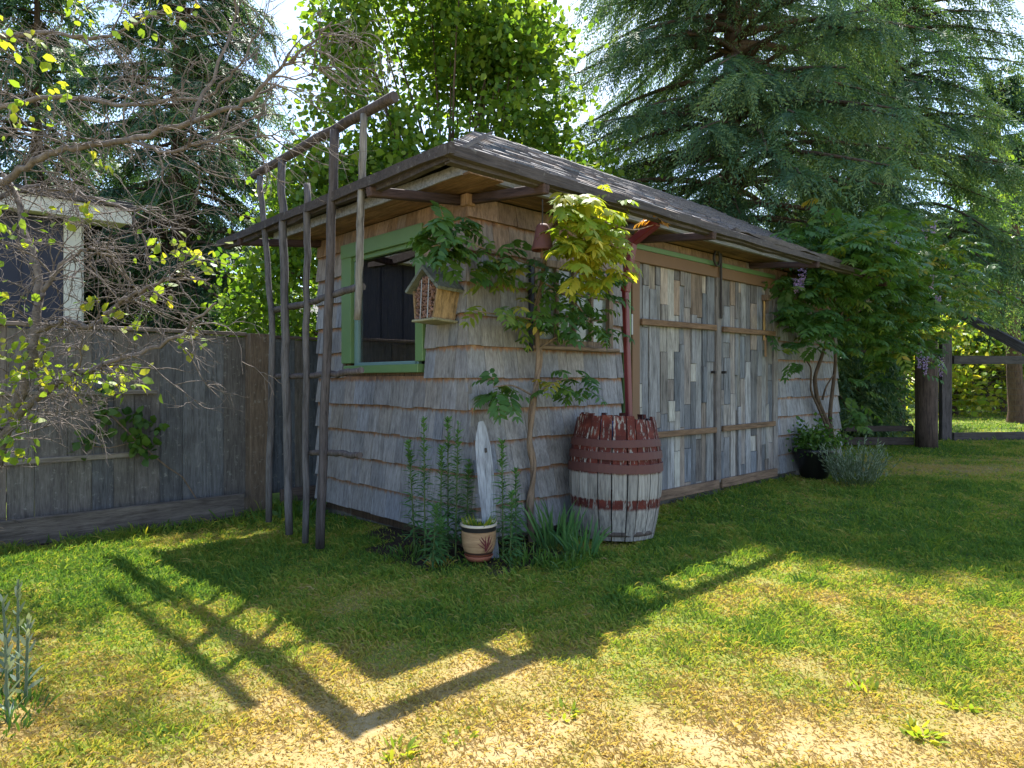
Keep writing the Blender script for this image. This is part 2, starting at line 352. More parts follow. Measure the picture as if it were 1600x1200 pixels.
def grass():
    Ps = []; 
    for y0, y1, dens in ((1.75, 2.6, 15000), (2.6, 3.6, 11000), (3.6, 5, 7500), (5, 7.5, 3200), (7.5, 12, 1100), (12, 24, 170)):
        x0, x1 = -.86 * y1 - .3, .86 * y1 + .3; n = int((x1 - x0) * (y1 - y0) * dens)
        x = rng.uniform(x0, x1, n); y = rng.uniform(y0, y1, n); k = np.abs(x) < .84 * y + .25
        Ps.append(np.stack([x[k], y[k], np.full(k.sum(), (y0 + y1) / 2)], 1))
    P = np.concatenate(Ps); x, y = P[:, 0], P[:, 1]; a, v = w2loc(x, y); d = dryness(x, y)
    keep = ~((a > -.02) & (a < LA) & (v > -.02) & (v < LV)) & (v < fence_v + .1) | (a > LA + .2)
    keep &= ~((a > LA + .2) & (v > fence_v + 5)); keep &= rng.random(len(x)) > soilmask(x, y) * .93
    keep &= rng.random(len(x)) > .55 * sstep(.72, 1., d)
    x, y, d, yy = x[keep], y[keep], d[keep], P[keep, 2]; n = len(x)
    h = rng.uniform(.012, .032, n) * (1.15 - .45 * d) * (1 + .6 * sstep(.45, .15, d) * rng.random(n)) * (1 + .03 * yy)
    a, v = w2loc(x, y); edge = np.exp(-np.maximum(0, np.abs(v - fence_v + .28)) / .25) * (a < 0) + np.exp(-np.maximum(0, -v) / .12) * (a > 0) * (v < .1) * (a < 6)
    h *= 1 + 1.1 * edge; h *= .6 + .9 * vnoise(x, y, .14, 2) ** 1.5 + .4 * sstep(.62, .8, vnoise(x, y, .35, 3))
    lie = rng.random(n) < .1 + .3 * d; h = np.where(lie, h * 1.3, h)
    az = rng.uniform(0, 6.283, n); ln = rng.uniform(.15, 1.25, n) + .5 * d; D = np.stack([np.cos(az) * ln, np.sin(az) * ln, np.where(lie, .18, 1.)], 1)
    N = np.stack([-np.sin(az + .6), np.cos(az + .6), np.full(n, .3)], 1)
    t = np.clip(d + rng.normal(0, .17, n) + .05 + lie * .3, 0, 1)
    wd = rng.uniform(.0022, .0048, n) * (1 + .22 * yy)
    base = np.stack([x, y, gz(x, y) - .004], 1); D = nrmz(D); S_ = nrmz(np.cross(D, N)) * wd[:, None] / 2; hh = (h / np.maximum(D[:, 2], .4) ** .35)[:, None]
    tip = base + D * hh; tip[:, 2] -= .25 * h * ln * .4; mid = base + D * hh * .55 + np.array((0, 0, .12)) * hh
    V = np.stack([base - S_, base + S_, mid + S_ * .8, mid - S_ * .8, tip], 1).reshape(-1, 3)
    F = (np.array([[0, 1, 2], [0, 2, 3], [3, 2, 4]])[None] + (np.arange(n) * 5)[:, None, None]).reshape(-1, 3)
    g = npobj('grass', V, F, M['grass'], None, np.repeat(t, 5)); tag(g, 'short patchy grass blades, green to dry straw', 'grass', kind='stuff'); print('blades', n)
grass()

# ---------------------------------------------------------------- garden shed
shed = empty('garden_shed', (CX, CY, 0), RZ, 'grey shingled garden shed with hipped roof and plank double doors', 'shed')
def sh(n, k=None): o = tag(n, kind=k) if k else n; return o
WT = 2.30                                                       # soffit level
WV0, WV1, WZ0, WZ1 = .455, 1.585, 1.15, 2.19                     # big window casing on the window wall
core = (.16, .11, .08)
def merged(name, boxes, mat, parent, color):
    V = []; F = []
    for c, s in boxes:
        o = len(V); V += [[c[i] + q[i] for i in range(3)] for q in cbox_v([t / 2 for t in s], .003)]; F += [[o + i for i in f] for f in _cf]
    return obj(name, V, F, mat, parent, color)
wallw = merged('window_wall', [((.05, (0 + WV0 + .05) / 2, 1.15), (.06, WV0 + .03, 2.3)), ((.05, (WV1 - .05 + LV) / 2, 1.15), (.06, LV - WV1 + .05, 2.3)),
    ((.05, (WV0 + WV1) / 2, .575), (.06, WV1 - WV0 - .12, 1.16)), ((.05, (WV0 + WV1) / 2, 2.24), (.06, WV1 - WV0 - .12, .14))], M['wz'], shed, core)
wallr = merged('door_wall', [((LA / 2, .05, 1.15), (LA, .05, 2.3))], M['wz'], shed, core)
merged('back_wall', [((LA / 2, LV - .03, 1.15), (LA, .05, 2.3)), ((LA - .03, LV / 2, 1.15), (.05, LV - .1, 2.3))], M['wz'], shed, core)
merged('shed_floor', [((LA / 2, LV / 2, .0), (LA - .1, LV - .1, .06))], M['wx'], shed, core)
pl = merged('plinth', [((.045, LV / 2, -.12), (.05, LV - .02, .36)), ((LA / 2, .045, -.12), (LA - .04, .06, .36))], M['concrete'], shed, (1, 1, 1))
def flare(a, z): return (.095 * (1 - sstep(.85, 1.5, a)) + .05 * sstep(4.5, 5.6, a)) * sstep(1.25, .0, z)
EXP = .2075; Z0 = .075
zc = [Z0 + EXP * i for i in range(11)]
def shcolor(z, r):
    w = float(sstep(1.75, 2.15, z + r.normal(0, .08)))
    g = np.array((.262, .26, .275)) * r.uniform(.86, 1.13) + np.array((.012, .004, -.008)) * r.normal(0, 1.)
    t = np.array((.31, .205, .14)) * r.uniform(.8, 1.15)
    return tuple(np.clip(g * (1 - w) + t * w, .03, .6))
r_ = np.random.default_rng(5)
NSH = 0
def shingle_course(wall, z, lo, hi, pt, holes):
    """pt(s, out, z) -> local point; lay shingles from lo to hi"""
    global NSH
    s = lo - r_.uniform(0, .08)
    while s < hi - .015:
        w = r_.choice([.10, .13, .16, .19, .22], p=[.12, .26, .28, .22, .12]) * r_.uniform(.9, 1.1)
        e = min(s + w, hi); b = max(s, lo)
        if hi - e < .04: e = hi
        top = min(z + EXP + .012, WT - .004)
        for h0, h1, y0, y1 in holes:
            if z + .1 > y0 and z + .1 < y1:
                if b >= h0 and e <= h1: b = e
                elif b < h0 < e: e_ = h0; e = e_ if e_ - b > .02 else b
                elif b < h1 < e: b = h1
        if e - b > .018:
            dz = r_.normal(0, .0035); th = .027 + r_.uniform(0, .007); g = .0014
            zz = z + dz; V = []
            for (q, out) in ((zz, 1), (top, 0)):
                for ss, oo in ((b + g, 0), (e - g, 0), (e - g, 1), (b + g, 1)):
                    V.append(pt(ss, -.012 if not oo else (th if out else .006), q))
            c = np.mean(V, 0); c[2] = z
            f = HEXF if np.dot(np.cross(np.array(V[1]) - V[0], np.array(V[2]) - V[0]), (0, 0, 1)) > 0 else [q[::-1] for q in HEXF]
            o = obj('shingle', [np.array(q) - c for q in V], f, M['shingle'], wall, shcolor(z, r_), loc=c); NSH += 1
        s = s + w
for i_, z in enumerate(zc):
    fl = flare(0, z)
    hs = [(WV0 - .005, WV1 + .005, WZ0 - .12, WZ1 + .01)]
    shingle_course(wallw, z, -fl - .012, LV + .012, lambda s, o, q: np.array((-o - .012 * sstep(1.2, 0, q), s, q)), hs)
    dh = [(1.60, 4.31, -1, 2.12), (.56, 1.46, 1.33, 1.96)]
    f0 = lambda s, o, q: np.array((s, -o - flare(s, q), q))
    shingle_course(wallr, z, -.02, LA + .04 * (z < 1.2), f0, dh)
print('shingles', NSH)
# corner post sliver under the eave
board('corner_trim', (-.004, -.004, 2.26), (.07, .07, .075), M['wz'], shed, (.4, .25, .15))
# --- big window
win = merged('window', [((-.012, WV0 + .045, (WZ0 + WZ1) / 2), (.045, .09, WZ1 - WZ0 - .16)), ((-.012, WV1 - .075, (WZ0 + WZ1) / 2), (.045, .15, WZ1 - WZ0 - .16)),
    ((-.014, (WV0 + WV1) / 2, WZ1 - .055), (.055, WV1 - WV0, .11)), ((-.016, (WV0 + WV1) / 2 - .02, WZ0 + .03), (.075, WV1 - WV0 - .1, .06))], M['green'], shed, (1, 1, 1))
iv0, iv1, iz0, iz1 = WV0 + .09, WV1 - .15, WZ0 + .06, WZ1 - .11
merged('window_stop', [((.0, (iv0 + iv1) / 2, iz1 - .018), (.03, iv1 - iv0, .036))], M['green'], win, (1, 1, 1))
merged('sash', [((.012, iv1 - .03, (iz0 + iz1) / 2), (.03, .06, iz1 - iz0)), ((.012, iv0 + .012, (iz0 + iz1) / 2), (.03, .024, iz1 - iz0)), ((.012, (iv0 + iv1) / 2, iz0 + .012), (.03, iv1 - iv0 - .09, .024))], M['teal'], win, (1, 1, 1))
obj('pane', [(.02, iv0, iz0), (.02, iv1, iz0), (.02, iv1, iz1 - .03), (.02, iv0, iz1 - .03)], [[3, 2, 1, 0]], M['glass'], win)
# --- small many-paned window behind the vine
sw = merged('small_window', [((1.425, -.022, 1.65), (.05, .05, .62)), ((.595, -.022, 1.65), (.05, .05, .62)), ((1.01, -.022, 1.935), (.78, .05, .05)), ((1.01, -.022, 1.365), (.78, .05, .05))], M['wz'], shed, (.21, .16, .125))
for k in range(1, 4): board('muntin', (.62 + .78 * k / 4, -.02, 1.65), (.03, .036, .52), M['wz'], sw, (.22, .165, .13))
for k in range(1, 3):
    for q in range(4): board('muntin', (.62 + .78 * (q + .5) / 4, -.018, 1.39 + .52 * k / 3), (.162, .03, .02), M['wx'], sw, (.22, .17, .135))
for q in range(4):
    for k in range(3): obj('pane', [(.62 + .78 * q / 4, -.008 - .001 * k, 1.39 + .52 * k / 3), (.62 + .78 * (q + 1) / 4, -.008, 1.39 + .52 * k / 3), (.62 + .78 * (q + 1) / 4, -.009, 1.39 + .52 * (k + 1) / 3), (.62 + .78 * q / 4, -.008, 1.39 + .52 * (k + 1) / 3)], [[0, 1, 2, 3]], M['oldglass'], sw)
board('sill', (1.01, -.05, 1.328), (.93, .09, .028), M['wx'], sw, (.24, .18, .14), ch=.006)
board('dark_gap_strip', (.545, -.035, 1.6), (.035, .03, .6), M['navy'], sw, (1, 1, 1))  # dark strip painted in for the unlit open gap at the window's left edge
# --- doors
board('green_jamb', (1.655, -.02, 1.08), (.055, .05, 2.16), M['green'], shed, (1, 1, 1))
board('green_head', (2.93, -.022, 2.2), (2.6, .05, .045), M['green'], shed, (1, 1, 1))
board('door_header', (2.97, -.03, 2.122), (2.55, .045, .105), M['brownpaint'], shed, (1, 1, 1))
board('door_post', (1.75, -.025, 1.06), (.1, .045, 2.02), M['brownpaint'], shed, (1, 1, 1))
board('door_post', (4.255, -.02, 1.08), (.095, .04, 2.0), M['wz'], shed, (.26, .24, .23))
board('hinge', (1.693, -.046, 1.55), (.018, .012, .17), M['steel'], shed, (1, 1, 1))
pal = [(.27, .27, .28), (.33, .33, .34), (.21, .22, .24), (.36, .33, .30), (.25, .215, .19), (.17, .19, .22), (.30, .24, .19), (.42, .40, .36), (.23, .24, .26), (.29, .29, .29)]
def door(name, a0, a1, seed, label):
    r = np.random.default_rng(seed)
    d = board(name, ((a0 + a1) / 2, .012, 1.10), (a1 - a0, .03, 1.96), M['wz'], shed, (.1, .08, .07)); d['label'] = label
    d.location = ((a0 + a1) / 2, .012, 1.10); off = np.array(d.location)
    a = a0
    while a < a1 - .01:
        w = r.uniform(.055, .125); b = min(a + w, a1)
        if a1 - b < .04: b = a1
        z = .13 - r.uniform(0, .3)
        while z < 2.065:
            L = r.choice([.16, .32, .5, .75, 1.0]) * r.uniform(.8, 1.25); z1 = min(z + L, 2.07); zb = max(z, .13)
            if 2.07 - z1 < .06: z1 = 2.07
            if z1 - zb > .02:
                th = r.uniform(.012, .034); c = (np.array(pal[r.integers(len(pal))]) * .75 + np.array((.24, .245, .26)) * .25) * r.uniform(.55, 1.15)
                if r.random() < .035: c = np.array((.42, .41, .37))
                if zb > 1.62: c = c * np.array((1.08, .98, .9))
                board('plank', np.array(((a + b) / 2, -.003 - th / 2, (zb + z1) / 2)) - off, (b - a - .003, th, z1 - zb - .003), M['wz'], d, tuple(c), (0, r.normal(0, .003), 0), .002)
            z = z1
        a = b
    for zz in (1.585, .63):
        board('batten', np.array(((a0 + a1) / 2, -.052, zz + r.normal(0, .004))) - off, (a1 - a0 - .01, .028, .052), M['wx'], d, (.20, .125, .075), (0, r.normal(0, .004), 0))
    board('bottom_rail', np.array(((a0 + a1) / 2 + .01, -.05, .105)) - off, (a1 - a0 + .06, .03, .085), M['wx'], d, (.21, .14, .095))
    return d
dl = door('door', 1.803, 3.0, 3, 'left door leaf faced with short mixed reclaimed planks')
dr = door('door', 3.112, 4.205, 8, 'right door leaf faced with short mixed reclaimed planks')
board('meeting_stile', (3.055, -.03, 1.1), (.09, .04, 1.97), M['wz'], shed, (.2, .18, .17))
latch = beam('latch_rod', (3.06, -.07, 1.68), (3.045, -.075, 2.30), .022, .02, M['iron'], shed, (1, 1, 1))
for zz, w in ((2.02, .07), (1.88, .1), (1.72, .08)): board('staple', (3.06, -.062, zz), (w, .03, .03), M['iron'], latch, (1, 1, 1))
board('latch_block', (3.07, -.06, 1.8), (.06, .028, .12), M['wz'], latch, (.25, .15, .1))
for a, z in ((2.96, 1.17), (3.15, 1.17)): board('pull_knob', (a, -.05, z), (.025, .05, .025), M['iron'], shed, (1, 1, 1))
board('hook_block', (3.98, -.06, 1.955), (.09, .07, .06), M['wz'], shed, (.2, .14, .1)); board('hook_strip', (3.98, -.042, 1.72), (.035, .012, .42), M['wz'], shed, (.42, .27, .11))
board('hook_strip', (3.99, -.052, 1.44), (.035, .012, .2), M['wz'], shed, (.3, .18, .1))
# --- soffit, fascia
OV = .28
sofl = board('soffit', (-OV / 2 - .005, LV / 2, 2.326), (OV - .03, LV + 2 * OV - .03, .012), M['wy'], shed, (.15, .1, .07))
for k in range(4): board('soffit_plank', np.array((-.035 - k * .069, LV / 2 - .1, 2.311)) - np.array(sofl.location), (.065, LV + .5, .014), M['wy'], sofl, tuple(np.array((.27, .165, .1)) * r_.uniform(.7, 1.2)), None, .002)
sofr = board('soffit', (LA / 2, -OV / 2 - .02, 2.330), (LA + .3, OV - .02, .012), M['wx'], shed, (.15, .1, .07))
for k in range(4): board('soffit_plank', np.array((LA / 2 - .02, -.035 - k * .069, 2.3135)) - np.array(sofr.location), (LA + .1 + .06 * k, .065, .014), M['wx'], sofr, tuple(np.array((.27, .165, .1)) * r_.uniform(.7, 1.2)), None, .002)
wavy('fascia', (-OV, -OV - .01, 2.338), (-OV, LV + OV, 2.338), .026, .07, M['hewn'], shed, (.30, .30, .31), .003, sd=1)
wavy('fascia', (-OV - .01, -OV, 2.338), (LA + OV, -OV, 2.338), .026, .07, M['hewn'], shed, (.30, .30, .31), .003, sd=2)
# --- hipped roof
E0, E1, F0, F1, ZE, ZR = -.385, LA + .3, -.385, LV + .4, 2.395, 3.205
half = (F1 - F0) / 2; ra0, ra1, rv = E0 + half, E1 - half, (F0 + F1) / 2
def hip(z): return [(E0, F0, ZE + z), (E1, F0, ZE + z), (E1, F1, ZE + z), (E0, F1, ZE + z), (ra0, rv, ZR + z), (ra1, rv, ZR + z)]
V = hip(0) + hip(-.04)
roof = obj('roof', V, [[0, 1, 5, 4], [1, 2, 5], [2, 3, 4, 5], [3, 0, 4], [10, 11, 7, 6], [11, 8, 7], [10, 9, 8, 11], [10, 6, 9], [0, 6, 7, 1], [1, 7, 8, 2], [2, 8, 9, 3], [3, 9, 6, 0]], M['wx'], shed, (.08, .06, .055))
slope = (ZR - ZE) / half; NROW = 15; pitch = half / NROW
rs = np.random.default_rng(21); pieces = []
def shake(s0, s1, d, side):
    """a shake on the roof from run d (from the eave) upward, covering s0..s1 along the eave"""
    th = rs.uniform(.012, .024); d0 = d - rs.uniform(.004, .018); d1 = d + pitch * 1.25; V = []
    for dd, t in ((d0, th), (d1, .004)):
        for ss, up in ((s0, -.004), (s1, -.004), (s1, t), (s0, t)):
            z = ZE + dd * slope + up + .003
            V.append((ss, F0 + dd, z) if side == 0 else (E0 + dd, ss, z))
    F = HEXF if side == 1 else [q[::-1] for q in HEXF]
    return np.array(V), F
for side, lo, hi in ((0, E0, E1), (1, F0, F1)):
    for k in range(NROW):
        d = k * pitch; s = lo + d + (-.01 if k else 0); end = hi - d
        while s < end - .02:
            w = rs.uniform(.08, .19); e = min(s + w, end)
            pieces.append((shake(s + .003, e - .003, d, side), s, k, side)); s = e
solo = sorted([p for p in pieces if p[3] == 0], key=lambda p: p[1] + .15 * p[2])[:290]
ids = {id(p) for p in solo}
def shkcol(): return tuple(np.array((.17, .155, .16)) * rs.uniform(.45, 1.3) + np.array((.012, 0, -.01)) * rs.normal())
for p in solo:
    V, F = p[0]; c = V.mean(0); obj('shake', V - c, F, M['shake'], roof, shkcol(), loc=c)
V = []; F = []
for p in pieces:
    if id(p) not in ids: o = len(V); V += list(p[0][0]); F += [[o + i for i in f] for f in p[0][1]]
for k in range(40):                                              # ridge caps
    a = ra0 - .03 + (ra1 - ra0) * k / 40
    for s in (-1, 1):
        o = len(V); w = (ra1 - ra0) / 40 - .004; up = rs.uniform(.02, .032)
        V += [(a, rv, ZR + up), (a + w, rv, ZR + up), (a + w, rv + s * .09, ZR + up - .05), (a, rv + s * .09, ZR + up - .05), (a, rv, ZR + up - .012), (a + w, rv, ZR + up - .012), (a + w, rv + s * .09, ZR + up - .065), (a, rv + s * .09, ZR + up - .065)]
        F += [[o + i for i in f] for f in HEXF]
tag(obj('roof_shakes', V, F, M['shake'], roof, (.15, .14, .145)), kind='stuff')
# --- wooden gutter on long brackets
gut = wavy('gutter', (-.705, -.735, 2.252), (-.705, LV + .42, 2.238), .035, .056, M['hewn'], shed, (.062, .052, .05), .006, sd=4); gut['label'] = 'hewn plank gutter carried on long brackets'
wavy('gutter_board', (-.722, -.705, 2.252), (LA - .2, -.705, 2.238), .035, .056, M['hewn'], gut, (.075, .064, .062), .009, sd=5)
wavy('gutter_log', (-.668, -.685, 2.226), (-.668, LV + .35, 2.212), .045, .05, M['hewn'], gut, (.06, .05, .05), .01, sd=6)
wavy('gutter_log', (-.68, -.668, 2.226), (LA - .3, -.668, 2.212), .045, .05, M['hewn'], gut, (.08, .068, .065), .012, sd=7)
wavy('gutter_log', (2.2, -.68, 2.292), (4.7, -.68, 2.285), .05, .03, M['hewn'], gut, (.10, .085, .08), .014, sd=8)
for a in (.03, 1.86, 3.74, 5.6): beam('bracket', (a, .0, 2.272), (a - .04, -.72, 2.188), .05, .058, M['wz'], shed, (.07, .045, .042))
for v in (.06, 2.0): beam('bracket', (0., v, 2.272), (-.72, v - .03, 2.188), .05, .058, M['wz'], shed, (.07, .045, .042))

# ---------------------------------------------------------------- things on and around the shed
def L(a, v, z=0.): return Vector(loc2w(a, v, z))
# rain downspout
ds = empty('downspout', L(1.19, -.42), RZ, 'dark red downspout running from the eave into the barrel', 'downspout')
beam('pipe', (0, .02, .66), (.0, .06, 1.75), .045, .04, M['redpaint'], ds); beam('funnel', (0, .06, 1.74), (.01, .0, 2.12), .07, .05, M['redpaint'], ds)
beam('elbow', (.01, .0, 2.10), (.01, -.21, 2.205), .065, .055, M['redpaint'], ds)
# oak barrel
B = empty('barrel', L(1.0, -.41, -.01), RZ, 'weathered rain barrel with flaking red paint and rusty hoops', 'barrel'); B.rotation_euler = (R(-1.0), R(2.2), RZ)
def stave_mat():
    t = NT('painted_stave'); xyz = t.n('ShaderNodeSeparateXYZ', {0: t.n('ShaderNodeTexCoord').outputs['Object']}); z = xyz.outputs['Z']
    n = t.noise(t.coords((30, 30, 6)), 1.5, 6, .7); n3 = t.noise(t.coords((5, 5, 12)), 1.3, 4, .6); g = t.noise(t.coords((40, 40, 3)), 1.6, 6, .65)
    wood = t.mix(1., t.ramp(g, [(.3, (.13, .12, .115)), (.55, (.33, .31, .29)), (.75, (.45, .43, .4))]), t.n('ShaderNodeObjectInfo').outputs['Color'], 'MULTIPLY')
    zz = t.math('MULTIPLY_ADD', n, .05, z)
    up = t.n('ShaderNodeClamp', {'Value': t.math('MULTIPLY_ADD', zz, 70., -70. * .485)}).outputs[0]
    lo = t.math('MULTIPLY', t.n('ShaderNodeClamp', {'Value': t.math('MULTIPLY_ADD', zz, 60., -60. * .245)}).outputs[0], t.n('ShaderNodeClamp', {'Value': t.math('MULTIPLY_ADD', zz, -120., 120. * .325)}).outputs[0])
    red = t.ramp(n3, [(.3, (.05, .013, .012)), (.6, (.11, .024, .018)), (.8, (.19, .05, .028))])
    flake = t.ramp(n, [(.54, (1, 1, 1)), (.60, (0, 0, 0))])
    col = t.mix(t.math('MULTIPLY', t.math('MAXIMUM', up, lo), flake), wood, red)
    t.bump(g, .5, .006); return t.set(Base_Color=col, Roughness=.8, Specular_IOR_Level=.25)
M['stave'] = stave_mat()
def brad(z): return .265 + .06 * math.sin(math.pi * min(max(z / .88, 0), 1))
rb = np.random.default_rng(4); a = 0; edges = [0]
while edges[-1] < 2 * math.pi - .2: edges.append(edges[-1] + rb.uniform(.17, .33))
edges[-1] = 2 * math.pi
for e0, e1 in zip(edges[:-1], edges[1:]):
    top = .85 + rb.uniform(-.03, .025); zs = np.linspace(.02, top, 9); V = []; F = []
    dr_ = rb.normal(0, .0025); g = .010 * rb.uniform(.5, 1.2) / .3
    for z in zs:
        for aa in (e0 + g / 2, e1 - g / 2):
            rr = brad(z) + dr_; V += [(rr * math.cos(aa), rr * math.sin(aa), z), ((rr - .022) * math.cos(aa), (rr - .022) * math.sin(aa), z)]
    for k in range(8):
        b = k * 4; F += [[b, b + 2, b + 6, b + 4], [b + 3, b + 1, b + 5, b + 7], [b + 1, b, b + 4, b + 5], [b + 2, b + 3, b + 7, b + 6]]
    F += [[0, 1, 3, 2], [32, 34, 35, 33]]
    obj('stave', V, F, M['stave'], B, (rb.uniform(.75, 1.2),) * 3)
def hoop(z, h):
    n = 40; V = []; F = []
    for k in range(n):
        aa = 2 * math.pi * k / n; wv = .004 * math.sin(3 * aa + z * 9)
        for q, o in ((z - h / 2 + wv, .01), (z + h / 2 + wv, .01), (z + h / 2 + wv, -.006), (z - h / 2 + wv, -.006)): V.append(((brad(q) + o) * math.cos(aa), (brad(q) + o) * math.sin(aa), q))
    for k in range(n):
        b, c = k * 4, ((k + 1) % n) * 4
        for j in range(4): F.append([b + j, c + j, c + (j + 1) % 4, b + (j + 1) % 4])
    return obj('hoop', V, F, M['rust'], B, smooth=False)
for z, h in ((.672, .05), (.59, .05), (.505, .058)): hoop(z, h)
lathe('barrel_head', [(.0, .05), (.28, .05), (.28, .08), (0, .08)], M['wz'], B, 20, (.1, .08, .07))
bl = empty('blue_bag', L(.93, -.36, .66), 0, 'crumpled blue plastic bag inside the top of the barrel', 'bag')
V = []; n = 14
for k in range(6):
    for j in range(n): rr = [.08, .11, .12, .1, .06, .01][k] * rb.uniform(.8, 1.15); V.append((rr * math.cos(6.283 * j / n), rr * math.sin(6.283 * j / n), [-.02, .03, .09, .13, .15, .155][k] + rb.normal(0, .008)))
obj('bag', V, [[k * n + j, k * n + (j + 1) % n, (k + 1) * n + (j + 1) % n, (k + 1) * n + j] for k in range(5) for j in range(n)], M['blue'], bl)
# glazed flower pot on its saucer
p0 = W(748, 872, 4.07); p0[2] = gz(p0[0], p0[1]) + .012
pot = empty('flower_pot', p0, 0, 'small tan glazed pot with dark rim band and reed drawing on a terracotta saucer', 'pot')
def pot_mat():
    t = NT('glazed_pot'); xyz = t.n('ShaderNodeSeparateXYZ', {0: t.n('ShaderNodeTexCoord').outputs['Object']}); z = xyz.outputs['Z']; n = t.noise(t.coords((6, 6, 40)), 1.4, 5, .6)
    tan = t.ramp(n, [(.3, (.24, .13, .07)), (.6, (.48, .31, .18))])
    rz = t.n('ShaderNodeValToRGB', {'Fac': t.math('MULTIPLY', z, 4.4)}); rz.color_ramp.interpolation = 'CONSTANT'; e = rz.color_ramp.elements
    for q in range(3): e.new(.5)
    for q, (p, c) in zip(e, [(0, (0, 0, 0)), (.19, (.25, .25, .25)), (.25, (.5, .5, .5)), (.79, (.75, .75, .75)), (.915, (1, 1, 1))]): q.position = p; q.color = (*c, 1)
    s = rz.outputs['Color']
    def lvl(k): return t.math('COMPARE', s, k, .05)
    c = t.mix(lvl(0.), tan, (.3, .1, .06)); c = t.mix(lvl(.25), c, (.06, .03, .025)); c = t.mix(lvl(.75), c, (.022, .02, .022)); c = t.mix(lvl(1.), c, (.5, .42, .32))
    return t.set(Base_Color=c, Roughness=.35)
lathe('pot_body', [(.0, .025), (.07, .025), (.085, .045), (.1, .09), (.105, .14), (.104, .19), (.11, .205), (.112, .222), (.104, .224), (.098, .2), (.095, .18)], pot_mat(), pot, 32)
lathe('saucer', [(0, .0), (.07, .0), (.088, .03), (.082, .032), (.068, .012), (0, .012)], M['terra'], pot, 28)
lathe('pot_soil', [(.0, .185), (.097, .188)], M['bark'], pot, 20)
V = []; F = []
def motif(th, z, dth, dz):
    o = len(V)
    for (q, w) in ((0, .004), (.5, .010), (1, .002)):
        tt = th + dth * q; zz = z + dz * q
        for s in (-1, 1): rr = .1075 - .25 * max(0, .09 - zz) * .4; V.append((rr * math.cos(tt + s * w / .1 / 2), rr * math.sin(tt + s * w / .1 / 2), zz))
    F.extend([[o, o + 1, o + 3, o + 2], [o + 2, o + 3, o + 5, o + 4]])
for th, z, dt, dz in [(-1.15, .07, .02, .09), (-1.15, .10, -.35, .05), (-1.16, .085, -.42, .035), (-1.14, .12, -.25, .04), (-1.12, .075, .25, .08), (-1.1, .07, .42, .085), (-1.1, .06, .5, .05), (-1.0, .13, .12, .035)]: motif(th, z, dt, dz)
obj('painted_reeds', V, F, M['redpaint'], pot)
lv = Leaves(); n = 70; az = rng.uniform(0, 6.28, n); rr = rng.uniform(.0, .085, n)
lv.add(np.stack([rr * np.cos(az), rr * np.sin(az), np.full(n, .185)], 1), np.stack([np.cos(az) * .5, np.sin(az) * .5, rng.uniform(.4, 1.4, n)], 1), rdir(n), rng.uniform(.04, .1, n), .012, rng.random(n)); lv.build('pot_plants', M['leaf_lime'], pot)
# driftwood board
dw0 = W(766, 850, 4.15); dw0[2] = 0
dwd = empty('driftwood_board', dw0, RZ + R(10), 'pale grey driftwood board with pointed top leaning on the shed corner', 'driftwood'); dwd.rotation_euler = (R(-6), R(-3), R(8))
out = [(.055, -.03), (.05, .2), (.056, .42), (.05, .6), (.042, .7), (.025, .80), (.008, .845), (-.022, .84), (-.04, .77), (-.052, .70), (-.05, .5), (-.04, .3), (-.035, .1), (-.03, -.03)]
V = [(x, -.014, z) for x, z in out] + [(x * .95, .014, z) for x, z in out]; n = len(out)
obj('board', V, [list(range(n))[::-1], list(range(n, 2 * n))] + [[i, (i + 1) % n, n + (i + 1) % n, n + i] for i in range(n)], M['wz'], dwd, (.31, .335, .385))
board('knot', (.012, -.0145, .66), (.016, .006, .03), M['iron'], dwd)
# insect house
ih = empty('insect_house', L(-.03, .20, 1.47), RZ, 'wooden insect house filled with pine cones on the shed corner', 'insect house')
ih.rotation_euler = (0, R(3), RZ); ih.scale = (1.04, 1.04, 1.04)
bx = board('base', (-.085, 0, .008), (.19, .24, .016), M['wy'], ih, (.30, .29, .2))
for s in (-1, 1):
    V = [(-.17, s * .085, .016), (0, s * .085, .016), (0, s * .12, .2), (-.17, s * .12, .2)]; V += [(x, y + s * .014, z) for x, y, z in V]
    obj('side_panel', V, HEXF if s > 0 else [f[::-1] for f in HEXF], M['wz'], ih, (.34, .235, .13))
    V = [(-.20, s * -.012, .335), (.01, s * -.012, .335), (.01, s * .165, .185), (-.20, s * .165, .185)]; V += [(x, y + s * .012, z + .016) for x, y, z in V]
    obj('roof_board', V, HEXF if s > 0 else [f[::-1] for f in HEXF], M['wy'], ih, (.17, .19, .17))
V = [(-.01, -.085, .016), (-.01, .085, .016), (-.01, .12, .2), (-.01, 0, .3), (-.01, -.12, .2)]; obj('back_panel', V, [[0, 1, 2, 3, 4]], M['wz'], ih, (.3, .2, .12))
